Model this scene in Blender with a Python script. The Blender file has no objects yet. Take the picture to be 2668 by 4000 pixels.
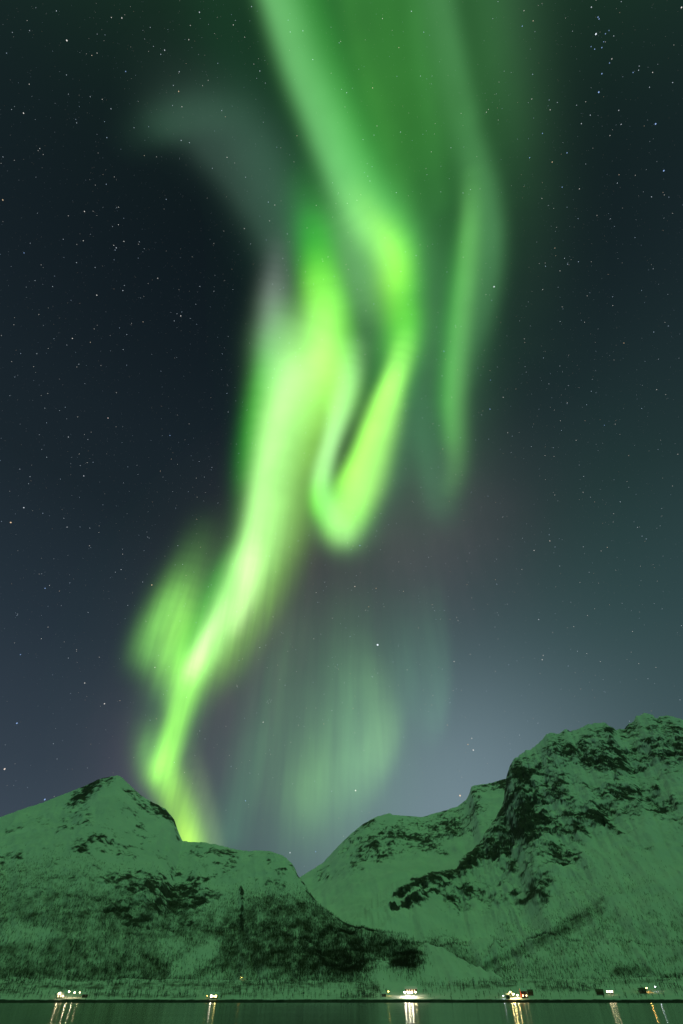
import bpy, math, random
import numpy as np

random.seed(7)
rng = np.random.default_rng(11)
SC = bpy.context.scene
COL = SC.collection
R = math.radians

# ------------------------------------------------------------------ camera
CAM_H = 2.5
cam_data = bpy.data.cameras.new('camera')
cam = bpy.data.objects.new('camera', cam_data)
COL.objects.link(cam)
cam.location = (0, 0, CAM_H)
cam.rotation_euler = (R(90 + 46.99), 0, 0)
cam_data.sensor_fit = 'VERTICAL'
cam_data.sensor_height = 36
cam_data.sensor_width = 24
cam_data.lens = 16
cam_data.clip_start = 0.1
cam_data.clip_end = 2.0e6
SC.camera = cam

# ------------------------------------------------------------------ night sky (world)
world = bpy.data.worlds.new('World')
SC.world = world
world.use_nodes = True


class Nodes:
    """thin helper over one node tree"""
    def __init__(self, tree):
        self.t = tree
        tree.nodes.clear()

    def n(self, kind, **kw):
        node = self.t.nodes.new(kind)
        for k, v in kw.items():
            if k == 'inp':
                for i, val in v.items():
                    if hasattr(val, 'is_linked') or hasattr(val, 'links'):
                        self.t.links.new(val, node.inputs[i])
                    else:
                        node.inputs[i].default_value = val
            else:
                setattr(node, k, v)
        return node

    def math(self, op, a, b=0.0, clamp=False):
        return self.n('ShaderNodeMath', operation=op, use_clamp=clamp, inp={0: a, 1: b}).outputs[0]

    def link(self, a, b):
        self.t.links.new(a, b)

    def mix(self, f, a, b):
        m = self.n('ShaderNodeMix', data_type='RGBA')
        for s, v in ((m.inputs[0], f), (m.inputs[6], a), (m.inputs[7], b)):
            if hasattr(v, 'links'):
                self.t.links.new(v, s)
            else:
                s.default_value = v
        return m.outputs[2]

    def ramp(self, fac, stops, interp='LINEAR'):
        r = self.n('ShaderNodeValToRGB', inp={0: fac})
        r.color_ramp.interpolation = interp
        el = r.color_ramp.elements
        while len(el) < len(stops):
            el.new(0.5)
        for e, (p, c) in zip(el, stops):
            e.position = p
            e.color = (*c, 1)
        return r.outputs[0]


w = Nodes(world.node_tree)
direction = w.n('ShaderNodeTexCoord').outputs['Generated']
sep = w.n('ShaderNodeSeparateXYZ', inp={0: direction})
height = w.math('MAXIMUM', sep.outputs[2], 0.0)
base = w.ramp(height, [(math.sin(R(e)), c) for e, c in [(0, (0.06, 0.085, 0.115)), (8, (0.05, 0.072, 0.1)), (16, (0.034, 0.051, 0.072)), (28, (0.019, 0.032, 0.046)), (42, (0.0105, 0.019, 0.026)), (50, (0.009, 0.0165, 0.0228)), (60, (0.0064, 0.0122, 0.0172)), (75, (0.0042, 0.008, 0.0118)), (90, (0.0036, 0.0072, 0.0102))]])


def lobe(d, width_deg, color, strength):
    dot = w.n('ShaderNodeVectorMath', operation='DOT_PRODUCT', inp={0: direction, 1: d}).outputs['Value']
    k = 2.0 / R(width_deg) ** 2
    g = w.math('EXPONENT', w.math('MULTIPLY', w.math('SUBTRACT', dot, 1.0), k))
    return w.n('ShaderNodeVectorMath', operation='SCALE',
               inp={0: w.n('ShaderNodeRGB').outputs[0], 'Scale': w.math('MULTIPLY', g, strength)}), color


total = base
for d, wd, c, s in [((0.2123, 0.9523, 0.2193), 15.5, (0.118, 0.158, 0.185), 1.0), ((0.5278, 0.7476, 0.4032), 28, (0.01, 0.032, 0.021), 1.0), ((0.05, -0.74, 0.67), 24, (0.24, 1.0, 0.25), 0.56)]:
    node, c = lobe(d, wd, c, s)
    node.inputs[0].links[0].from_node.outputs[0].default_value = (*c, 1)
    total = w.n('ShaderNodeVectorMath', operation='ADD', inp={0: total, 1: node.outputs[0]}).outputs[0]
bg = w.n('ShaderNodeBackground', inp={0: total, 1: 1.0})
w.link(bg.outputs[0], w.n('ShaderNodeOutputWorld').inputs[0])

# the soft light the overhead aurora throws on the snow
sun_data = bpy.data.lights.new('aurora_light', 'SUN')
sun_data.energy = 0.215
sun_data.color = (0.26, 1.0, 0.29)
sun_data.angle = R(30)
sun = bpy.data.objects.new('aurora_light', sun_data)
COL.objects.link(sun)
sun.rotation_euler = (R(38), 0, R(52))

SC.view_settings.view_transform = 'Standard'
SC.view_settings.look = 'None'
SC.view_settings.exposure = 0
SC.view_settings.gamma = 1
SC.render.engine = 'CYCLES'
SC.cycles.transparent_max_bounces = 64
SC.cycles.use_adaptive_sampling = False
SC.cycles.light_sampling_threshold = 0.0
SC.cycles.max_bounces = 5
SC.cycles.sample_clamp_indirect = 4
SC.cycles.use_denoising = True


# ------------------------------------------------------------------ helpers
def tag(o, label=None, cat=None, group=None, kind=None):
    for k, v in (('label', label), ('category', cat), ('group', group), ('kind', kind)):
        if v:
            o[k] = v
    return o


def empty(name, loc, rz=0.0):
    o = bpy.data.objects.new(name, None)
    COL.objects.link(o)
    o.location = loc
    o.rotation_euler = (0, 0, rz)
    return o


def mesh_obj(name, verts, faces, mat, parent=None, smooth=False):
    me = bpy.data.meshes.new(name)
    verts = np.asarray(verts, dtype=np.float32)
    if isinstance(faces, np.ndarray):
        k = faces.shape[1]
        me.vertices.add(len(verts))
        me.vertices.foreach_set('co', verts.ravel())
        me.loops.add(faces.size)
        me.loops.foreach_set('vertex_index', faces.astype(np.int32).ravel())
        me.polygons.add(len(faces))
        me.polygons.foreach_set('loop_start', np.arange(0, faces.size, k, dtype=np.int32))
        me.polygons.foreach_set('loop_total', np.full(len(faces), k, dtype=np.int32))
        me.update(calc_edges=True)
    else:
        me.from_pydata([tuple(map(float, v)) for v in verts], [], faces)
        me.update()
    if smooth:
        me.polygons.foreach_set('use_smooth', np.ones(len(me.polygons), dtype=bool))
    me.materials.append(mat)
    o = bpy.data.objects.new(name, me)
    COL.objects.link(o)
    if parent is not None:
        o.parent = parent
    return o


class MB:
    """collects boxes, prisms and tubes; build() links them as ONE mesh object"""
    def __init__(self):
        self.v, self.f = [], []

    def add(self, v, f):
        n = len(self.v)
        self.v += [tuple(p) for p in v]
        self.f += [tuple(i + n for i in q) for q in f]
        return self

    def box(self, c, s):
        x, y, z = (a / 2 for a in s)
        v = [(c[0] + i * x, c[1] + j * y, c[2] + k * z) for i in (-1, 1) for j in (-1, 1) for k in (-1, 1)]
        return self.add(v, [(0, 1, 3, 2), (4, 6, 7, 5), (0, 4, 5, 1), (2, 3, 7, 6), (0, 2, 6, 4), (1, 5, 7, 3)])

    def prism(self, outline, y0, y1):
        """outline in x, z; extruded along y"""
        n = len(outline)
        v = [(x, y0, z) for x, z in outline] + [(x, y1, z) for x, z in outline]
        f = [tuple(range(n)), tuple(range(2 * n - 1, n - 1, -1))]
        f += [(i, i + n, (i + 1) % n + n, (i + 1) % n) for i in range(n)]
        return self.add(v, f)

    def tube(self, p0, p1, r0, r1, n=7):
        p0, p1 = np.array(p0, float), np.array(p1, float)
        d = (p1 - p0) / np.linalg.norm(p1 - p0)
        a = np.cross(d, (0, 0, 1) if abs(d[2]) < 0.9 else (1, 0, 0))
        a /= np.linalg.norm(a)
        b = np.cross(d, a)
        v = []
        for p, r in ((p0, r0), (p1, r1)):
            v += [p + r * (math.cos(t) * a + math.sin(t) * b) for t in np.arange(n) * 2 * math.pi / n]
        f = [(i, (i + 1) % n, (i + 1) % n + n, i + n) for i in range(n)]
        f += [tuple(range(n - 1, -1, -1)), tuple(range(n, 2 * n))]
        return self.add(v, f)

    def build(self, name, mat, parent=None):
        return mesh_obj(name, self.v, self.f, mat, parent)


def copy_tree(o, parent=None):
    c = o.copy()
    COL.objects.link(c)
    if parent is not None:
        c.parent = parent
    for ch in list(o.children):
        copy_tree(ch, c)
    return c


def aed(az, el):
    """unit direction of an azimuth (0 = north, the way the camera looks) and elevation in degrees"""
    a, e = np.radians(az), np.radians(el)
    return np.stack([np.sin(a) * np.cos(e), np.cos(a) * np.cos(e), np.sin(e)], -1)


# gradient noise ------------------------------------------------------------
_G = rng.normal(size=(4096, 3))
_G /= np.linalg.norm(_G, axis=1, keepdims=True)


def perlin(p):
    p = np.asarray(p, float)
    i = np.floor(p).astype(np.int64)
    f = p - i
    u = f * f * f * (f * (f * 6 - 15) + 10)
    out = 0.0
    for c in range(8):
        o = np.array([c & 1, c >> 1 & 1, c >> 2 & 1])
        q = i + o
        h = (q[:, 0] * 73856093 ^ q[:, 1] * 19349663 ^ q[:, 2] * 83492791) & 4095
        wgt = np.prod(np.where(o, u, 1 - u), axis=1)
        out = out + wgt * np.einsum('ij,ij->i', _G[h], f - o)
    return out * 1.5


def fbm(p, octaves=4, gain=0.5, ridged=False):
    out, a, s = 0.0, 1.0, 0.0
    p = np.asarray(p, float).copy()
    for k in range(octaves):
        v = perlin(p + 17.3 * k)
        out = out + a * ((1 - 2 * np.abs(v)) if ridged else v)
        s += a
        a *= gain
        p = p * 2.03
    return out / s


def smooth(x, a, b):
    t = np.clip((x - a) / (b - a), 0, 1)
    return t * t * (3 - 2 * t)


# ------------------------------------------------------------------ materials
def material(name):
    m = bpy.data.materials.new(name)
    m.use_nodes = True
    return m, Nodes(m.node_tree)


def finish(nt, shader):
    nt.link(shader, nt.n('ShaderNodeOutputMaterial').inputs[0])


def plain(name, color, rough=0.7, var=0.18, scale=3.0, emit=None, strength=0.0, metal=0.0):
    m, nt = material(name)
    pos = nt.n('ShaderNodeTexCoord').outputs['Object']
    nz = nt.n('ShaderNodeTexNoise', inp={'Vector': pos, 'Scale': scale, 'Detail': 4.0}).outputs[0]
    c = nt.ramp(nz, [(0.3, tuple(x * (1 - var) for x in color)), (0.7, tuple(min(1, x * (1 + var)) for x in color))])
    p = nt.n('ShaderNodeBsdfPrincipled', inp={'Base Color': c, 'Roughness': rough, 'Metallic': metal})
    if emit:
        p.inputs['Emission Color'].default_value = (*emit, 1)
        p.inputs['Emission Strength'].default_value = strength
    finish(nt, p.outputs[0])
    return m


def terrain_material(name, rock_a, rock_b):
    m, nt = material(name)
    pos = nt.n('ShaderNodeTexCoord').outputs['Object']
    rock = nt.n('ShaderNodeAttribute', attribute_name='rock').outputs['Fac']
    brush = nt.n('ShaderNodeAttribute', attribute_name='brush').outputs['Fac']
    n1 = nt.n('ShaderNodeTexNoise', inp={'Vector': pos, 'Scale': 0.045, 'Detail': 8.0, 'Roughness': 0.65}).outputs[0]
    n2 = nt.n('ShaderNodeTexNoise', inp={'Vector': pos, 'Scale': 0.008, 'Detail': 6.0}).outputs[0]
    snow = nt.ramp(n2, [(0.3, (0.70, 0.72, 0.74)), (0.7, (0.82, 0.83, 0.84))])
    stone = nt.ramp(n1, [(0.3, rock_a), (0.72, rock_b)])
    shrub = nt.ramp(n1, [(0.3, (0.045, 0.04, 0.03)), (0.7, (0.12, 0.105, 0.08))])
    f = nt.math('ADD', rock, nt.math('MULTIPLY', nt.math('SUBTRACT', n1, 0.5), 0.8))
    f = nt.n('ShaderNodeMapRange', interpolation_type='SMOOTHSTEP', inp={0: f, 1: 0.12, 2: 0.85}).outputs[0]
    g = nt.math('ADD', brush, nt.math('MULTIPLY', nt.math('SUBTRACT', n1, 0.5), 0.9))
    g = nt.n('ShaderNodeMapRange', interpolation_type='SMOOTHSTEP', inp={0: g, 1: 0.15, 2: 0.95}).outputs[0]
    c = nt.mix(f, nt.mix(g, snow, shrub), stone)
    bump = nt.n('ShaderNodeBump', inp={'Strength': 0.7, 'Distance': 6.0, 'Height': n1})
    p = nt.n('ShaderNodeBsdfPrincipled', inp={'Base Color': c, 'Roughness': 0.85, 'Normal': bump.outputs[0]})
    p.inputs['Specular IOR Level'].default_value = 0.2
    finish(nt, p.outputs[0])
    return m


M_HILL = terrain_material('snowy_rock', (0.022, 0.021, 0.02), (0.10, 0.095, 0.088))
M_BARK = plain('birch_bark', (0.075, 0.065, 0.055), 0.9, 0.4, 1.5)
M_TWIG = plain('birch_twigs', (0.045, 0.034, 0.028), 0.95, 0.3, 1.0)
M_SNOWROOF = plain('roof_snow', (0.75, 0.77, 0.8), 0.8, 0.06)
M_RED = plain('red_boards', (0.42, 0.055, 0.03), 0.7, 0.2, 2.0)
M_OCHRE = plain('ochre_boards', (0.42, 0.25, 0.08), 0.7, 0.2, 2.0)
M_WHITE = plain('white_boards', (0.72, 0.71, 0.68), 0.7, 0.1, 2.0)
M_BROWN = plain('brown_boards', (0.10, 0.045, 0.03), 0.75, 0.25, 2.0)
M_GREY = plain('grey_boards', (0.20, 0.20, 0.20), 0.75, 0.2, 2.0)
M_TRIM = plain('white_trim', (0.75, 0.74, 0.72), 0.6, 0.06)
M_DOOR = plain('dark_door', (0.06, 0.04, 0.03), 0.6, 0.15)
M_BRICK = plain('chimney_brick', (0.25, 0.12, 0.09), 0.85, 0.3, 6.0)
M_POLE = plain('galvanised_steel', (0.25, 0.25, 0.26), 0.45, 0.15, 4.0, metal=0.8)
M_DARKPANE = plain('unlit_glass', (0.02, 0.025, 0.03), 0.15, 0.1)
_glow = {}


def lit(color, strength):
    k = (color, strength)
    if k not in _glow:
        _glow[k] = plain('lamp_light', (0.8, 0.8, 0.8), 0.5, 0.02, 1.0, color, strength)
        _glow[k].cycles.emission_sampling = 'FRONT' if strength > 15 else 'NONE'
    return _glow[k]


# ------------------------------------------------------------------ water
m, nt = material('fjord_water')
pos = nt.n('ShaderNodeTexCoord').outputs['Object']
stretch = nt.n('ShaderNodeMapping', inp={'Vector': pos, 'Scale': (0.03, 0.12, 1.0)}).outputs[0]
nz = nt.n('ShaderNodeTexNoise', inp={'Vector': stretch, 'Scale': 0.35, 'Detail': 5.0, 'Roughness': 0.6}).outputs[0]
ripple = nt.math('ADD', 0.13, nt.math('MULTIPLY', nt.math('SUBTRACT', nz, 0.5), 0.05))
p = nt.n('ShaderNodeBsdfPrincipled', inp={'Base Color': (0.004, 0.010, 0.008, 1), 'Roughness': ripple, 'IOR': 1.333})
finish(nt, p.outputs[0])
M_WATER = m
nx, ny = 60, 80
gx, gy = np.meshgrid(np.linspace(-4000, 4000, nx), np.linspace(-1500, 3000, ny))
idx = np.arange(nx * ny).reshape(ny, nx)
quad = np.stack([idx[:-1, :-1], idx[:-1, 1:], idx[1:, 1:], idx[1:, :-1]], -1).reshape(-1, 4)
tag(mesh_obj('water', np.stack([gx, gy, gx * 0], -1).reshape(-1, 3), quad, M_WATER), kind='structure')


# ------------------------------------------------------------------ mountains
def strokes_value(az, el, strokes):
    """how much of each brush (polyline az, el, width; strength) covers a point of the slope"""
    out = np.zeros(len(az))
    for strength, pts in strokes:
        pts = np.array(pts, float)
        if len(pts) == 1:
            pts = np.vstack([pts, pts + (1e-3, 0, 0)])
        best = np.zeros(len(az))
        for a, b in zip(pts[:-1], pts[1:]):
            d = b[:2] - a[:2]
            t = np.clip(((az - a[0]) * d[0] + (el - a[1]) * d[1]) / (d @ d + 1e-12), 0, 1)
            dist = np.hypot(az - a[0] - t * d[0], el - a[1] - t * d[1])
            wd = a[2] + (b[2] - a[2]) * t
            best = np.maximum(best, np.exp(-0.5 * (dist / wd) ** 2.6))
        if strength >= 0:
            out = np.maximum(out, best * strength)
        else:
            out = out * (1 + strength * best)
    return out


class Hill:
    """one mountain: a ridge line (azimuth, elevation, distance) with slopes down to the fjord side and away behind"""
    def __init__(self, ridge, cols, rows, r0, z0, lin, power, relief, rocks, woods, seed, dip, crest_jitter):
        az = np.linspace(ridge[0][0], ridge[-1][0], cols)
        ra = np.array(ridge)
        E = np.interp(az, ra[:, 0], ra[:, 1])
        D = np.interp(az, ra[:, 0], ra[:, 2])
        nzv = np.stack([az * 2.2, az * 0 + seed, az * 0], -1)
        E = E + crest_jitter * fbm(nzv, 5, 0.6)
        s = np.concatenate([np.linspace(0, 1, rows) ** 0.9, 1 + np.linspace(0.02, 0.7, 30) ** 1.2])
        A, S = np.meshgrid(az, s)
        Dg, Eg = D[None, :], E[None, :]
        rr = r0 + (Dg - r0) * S
        H = Dg * np.tan(np.radians(Eg)) + CAM_H
        g = np.where(S <= 1, lin * S + (1 - lin) * np.clip(S, 0, 1) ** power, 1 - 0.9 * np.clip(S - 1, 0, 2))
        Z = z0 + (H - z0) * g
        a = np.radians(A)
        X, Y = rr * np.sin(a), rr * np.cos(a)
        P = np.stack([X, Y, Z], -1).reshape(-1, 3)
        Sv = S.ravel()
        fade = smooth(Sv, 0.0, 0.12) * (1 - smooth(Sv, 0.90, 1.0) * (Sv <= 1))
        fade = np.where(Sv > 1, 0.0, fade)
        az_v = A.ravel()
        el0 = np.degrees(np.arctan2(P[:, 2] - CAM_H, np.hypot(P[:, 0], P[:, 1])))
        amount = strokes_value(az_v, el0, rocks)
        # broad gullies and spurs, then broken rock where the brushes put cliffs
        big = fbm(P / (420, 420, 500) + seed, 4, 0.5, True)
        gul = fbm(np.stack([az_v * 0.5 + 0.25 * el0, el0 * 0.22, az_v * 0 + seed], -1), 4, 0.5, True)
        fine = fbm(P / (75, 75, 60) + 3 * seed, 5, 0.58, True)
        P[:, 2] += fade * (relief * (big - 0.4) + relief * 0.35 * (gul - 0.4) + (0.10 + 0.9 * amount) * 1.0 * relief * (fine - 0.4))
        el = np.degrees(np.arctan2(P[:, 2] - CAM_H, np.hypot(P[:, 0], P[:, 1])))
        # bedded rock: noise drawn out along the dip of the strata
        u = P[:, 0] * math.cos(dip) + P[:, 2] * math.sin(dip)
        v = -P[:, 0] * math.sin(dip) + P[:, 2] * math.cos(dip)
        st = fbm(np.stack([u / 62, v / 36, P[:, 1] / 90 + seed], -1), 5, 0.62)
        st2 = fbm(np.stack([u / 20, v / 12, P[:, 1] / 40 - seed], -1), 4, 0.65)
        patch = fbm(P / (190, 400, 130) - seed, 3, 0.5)
        rock = amount * 0.80 + 0.75 * st + 0.80 * st2 + 0.65 * patch - 0.16
        rock = smooth(rock, 0.0, 0.75) * (0.25 + 0.75 * smooth(amount, 0.04, 0.35))
        brush = strokes_value(az_v, el, woods)
        clump = fbm(np.stack([az_v * 1.1, el * 1.6, az_v * 0 + seed], -1), 4, 0.6)
        self.density = np.clip(brush * (0.85 + 0.85 * clump), 0, 1)
        self.az, self.el, self.P, self.S = az_v, el, P, Sv
        idx = np.arange(len(s) * cols).reshape(len(s), cols)
        q = np.stack([idx[:-1, :-1], idx[:-1, 1:], idx[1:, 1:], idx[1:, :-1]], -1).reshape(-1, 4)
        self.obj = mesh_obj('mountain', P, q, M_HILL, smooth=True)
        tag(self.obj, kind='structure')
        for nm, arr in (('rock', rock), ('brush', self.density * 0.78)):
            at = self.obj.data.attributes.new(nm, 'FLOAT', 'POINT')
            at.data.foreach_set('value', arr.astype(np.float32))


left_hill = Hill([(-49.945, 3.224, 1700), (-42.101, 6.233, 2000), (-37.346, 9.146, 2200), (-32.611, 11.113, 2300), (-31.344, 11.826, 2320), (-29.686, 12.625, 2350), (-28.144, 13.511, 2380), (-26.517, 14.429, 2400), (-25.691, 14.984, 2400), (-24.783, 15.335, 2400), (-24.002, 15.537, 2400), (-23.532, 15.434, 2400), (-22.441, 14.795, 2380), (-21.111, 14.088, 2350), (-19.871, 13.629, 2330), (-18.442, 13.201, 2310), (-17.338, 12.357, 2290), (-16.633, 11.332, 2270), (-16.124, 10.723, 2260), (-15.409, 10.658, 2250), (-14.136, 10.698, 2220), (-12.586, 10.56, 2180), (-11.241, 10.323, 2140), (-9.706, 10.169, 2100), (-8.199, 10.251, 2060), (-7.288, 10.211, 2030), (-5.933, 9.89, 1980), (-5.113, 9.375, 1940), (-4.638, 8.88, 1910), (-4.344, 8.35, 1880), (-3.596, 7.715, 1840), (-3.242, 7.201, 1800), (-2.209, 6.232, 1740), (-1.07, 5.649, 1680), (0.048, 5.038, 1620), (1.291, 4.683, 1570), (3.327, 4.378, 1500), (5.324, 3.969, 1430), (7.275, 3.513, 1370), (8.551, 3.119, 1320), (10.383, 2.482, 1250), (12.218, 1.753, 1180), (13.576, 1.128, 1120), (15.468, 0.375, 1080)], 760, 400, 1035, 12, 0.45, 1.7, 26, [(0.5, [(-48.22, 3.82, 0.642), (-40.485, 6.088, 1.119), (-33.274, 8.546, 1.367)]), (0.42, [(-31.66, 9.235, 1.604), (-25.929, 10.711, 2.184), (-18.861, 10.647, 1.907)]), (0.44, [(-26.515, 6.978, 1.619), (-20.149, 7.317, 2.135), (-10.913, 8.225, 1.899)]), (0.55, [(-21.77, 5.658, 1.282), (-15.077, 5.527, 1.545)]), (0.8, [(-24.814, 15.088, 0.573), (-25.789, 14.429, 0.646), (-27.057, 13.43, 0.541)]), (0.62, [(-26.808, 12.835, 0.824), (-27.302, 10.78, 0.979), (-25.657, 11.729, 0.815)]), (0.45, [(-31.275, 10.946, 0.486), (-28.567, 11.142, 0.428)]), (0.85, [(-19.733, 13.511, 0.313), (-18.3, 12.974, 0.402), (-16.902, 11.586, 0.351), (-16.466, 10.889, 0.217)]), (0.4, [(-22.538, 14.345, 0.576), (-20.096, 13.051, 0.574)]), (0.4, [(-23.869, 10.102, 1.201), (-19.504, 9.615, 1.236), (-14.671, 9.664, 1.282)]), (0.34, [(-11.124, 9.397, 1.082), (-7.031, 9.102, 1.092), (-5.72, 8.727, 0.87)]), (0.66, [(-22.489, 7.024, 0.49), (-19.415, 6.449, 0.765), (-16.626, 6.192, 1.068), (-18.1, 5.097, 1.12), (-21.013, 5.345, 1.007)]), (0.8, [(-17.856, 6.508, 0.698), (-19.831, 5.045, 0.441), (-19.183, 4.392, 0.363)]), (0.66, [(-15.444, 6.955, 0.798), (-13.254, 6.654, 0.804), (-13.707, 5.561, 0.78)]), (0.7, [(-8.386, 7.898, 0.339), (-5.859, 7.556, 0.423)]), (0.85, [(-9.836, 7.39, 0.208), (-9.526, 6.371, 0.163), (-9.343, 4.937, 0.157), (-9.139, 4.244, 0.154)]), (0.95, [(-3.244, 7.239, 0.253), (-2.698, 6.733, 0.292)]), (0.8, [(-2.207, 6.177, 0.165), (-1.068, 5.577, 0.163), (0.144, 4.967, 0.16), (1.338, 4.63, 0.139), (3.324, 4.326, 0.118), (5.319, 3.918, 0.116), (7.268, 3.463, 0.114), (8.543, 3.069, 0.112), (10.368, 2.401, 0.11)]), (0.7, [(-5.263, 9.332, 0.221), (-4.471, 8.349, 0.173), (-3.745, 7.676, 0.171)]), (0.3, [(-29.048, 8.032, 1.433), (-25.507, 7.568, 1.479)])], [(0.8, [(-48.587, 1.507, 0.868), (-30.282, 2.826, 1.517)]), (0.55, [(-49.259, 2.358, 0.783), (-31.836, 5.814, 1.458)]), (0.5, [(-30.409, 6.728, 1.188), (-23.476, 7.329, 1.128)]), (0.75, [(-29.546, 4.983, 1.636), (-23.654, 5.078, 1.945), (-14.814, 4.495, 2.071)]), (0.85, [(-28.088, 2.01, 1.375), (-22.414, 1.956, 1.475), (-14.192, 2.051, 1.591)]), (0.85, [(-3.744, 5.711, 1.221), (-0.094, 3.61, 1.161)]), (0.95, [(-10.201, 4.231, 1.728), (-6.696, 4.097, 1.745), (-1.959, 3.269, 1.532)]), (0.95, [(-8.975, 5.296, 0.992), (-6.641, 5.685, 1.212), (-3.698, 4.992, 1.199), (-0.805, 4.124, 0.98), (1.549, 3.608, 0.87)]), (1.0, [(-10.022, 3.221, 1.683), (-6.558, 2.917, 1.692), (-3.087, 2.602, 1.409), (1.054, 2.278, 1.119)]), (0.9, [(2.712, 3.436, 0.769), (6.11, 2.591, 0.746)]), (0.8, [(-17.792, 4.094, 0.82), (-14.643, 3.824, 1.018), (-12.102, 4.546, 1.15)]), (0.6, [(-16.877, 5.478, 1.332), (-13.626, 5.211, 1.16)]), (0.75, [(-29.7, 5.294, 0.659), (-26.996, 5.761, 0.623), (-24.119, 6.242, 0.653), (-22.483, 5.291, 0.72)]), (0.9, [(-28.369, 2.584, 0.558), (-26.561, 3.078, 0.58), (-23.88, 3.146, 0.735), (-21.518, 2.732, 0.677)]), (0.75, [(-22.601, 3.969, 0.694), (-20.304, 2.754, 0.755), (-17.064, 1.715, 0.617)]), (0.85, [(-20.669, 1.529, 0.659), (-16.879, 1.111, 0.404), (-12.788, 1.594, 0.528), (-10.799, 2.559, 0.732)]), (0.55, [(-27.142, 7.463, 1.085), (-29.953, 6.591, 1.021)]), (-0.85, [(-14.54, 1.736, 0.384), (-12.933, 2.22, 0.537), (-11.598, 3.205, 0.482)]), (-0.6, [(-15.78, 3.148, 0.469), (-14.517, 3.33, 0.366)]), (-0.7, [(-28.214, 3.789, 0.483), (-25.695, 3.718, 0.432)])], 3.1, -0.35, 0.10)
far_hill = Hill([(-14.476, 3.168, 3600), (-9.267, 5.649, 3800), (-5.841, 7.365, 4100), (-3.936, 8.315, 4200), (-2.997, 8.798, 4250), (-1.938, 9.326, 4300), (0.0, 10.982, 4400), (1.376, 11.983, 4450), (2.563, 12.672, 4500), (3.512, 13.08, 4500), (4.681, 13.35, 4500), (5.21, 13.452, 4500), (5.498, 13.289, 4500), (6.987, 13.164, 4550), (8.597, 13.027, 4600), (10.011, 13.285, 4600), (11.183, 13.523, 4600), (12.382, 13.755, 4600), (13.399, 14.259, 4600), (13.922, 14.815, 4600), (14.211, 15.391, 4600), (14.592, 15.504, 4600), (16.24, 15.571, 4600), (17.204, 15.748, 4600), (18.017, 15.865, 4600), (21.507, 16.473, 4600), (26.001, 14.838, 4600), (31.203, 11.145, 4600)], 330, 260, 1700, 20, 0.25, 1.6, 40, [(0.55, [(1.748, 10.809, 1.372), (7.081, 11.364, 1.374), (13.961, 13.033, 1.61)]), (0.62, [(2.868, 12.188, 0.798), (4.433, 11.416, 1.153), (7.034, 10.943, 1.136), (10.117, 10.65, 0.893)]), (0.55, [(0.418, 9.983, 0.765), (3.3, 10.172, 0.901)]), (0.8, [(14.132, 15.03, 0.429), (15.827, 15.326, 0.38), (17.742, 15.452, 0.47)]), (0.55, [(14.057, 13.466, 1.159), (12.442, 12.031, 1.136), (11.252, 11.235, 0.9)]), (0.5, [(7.685, 11.989, 0.833), (9.831, 12.136, 0.83)]), (0.3, [(-2.137, 8.368, 0.651), (2.96, 8.56, 0.653)])], [], 7.7, -0.5, 0.10)
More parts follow.
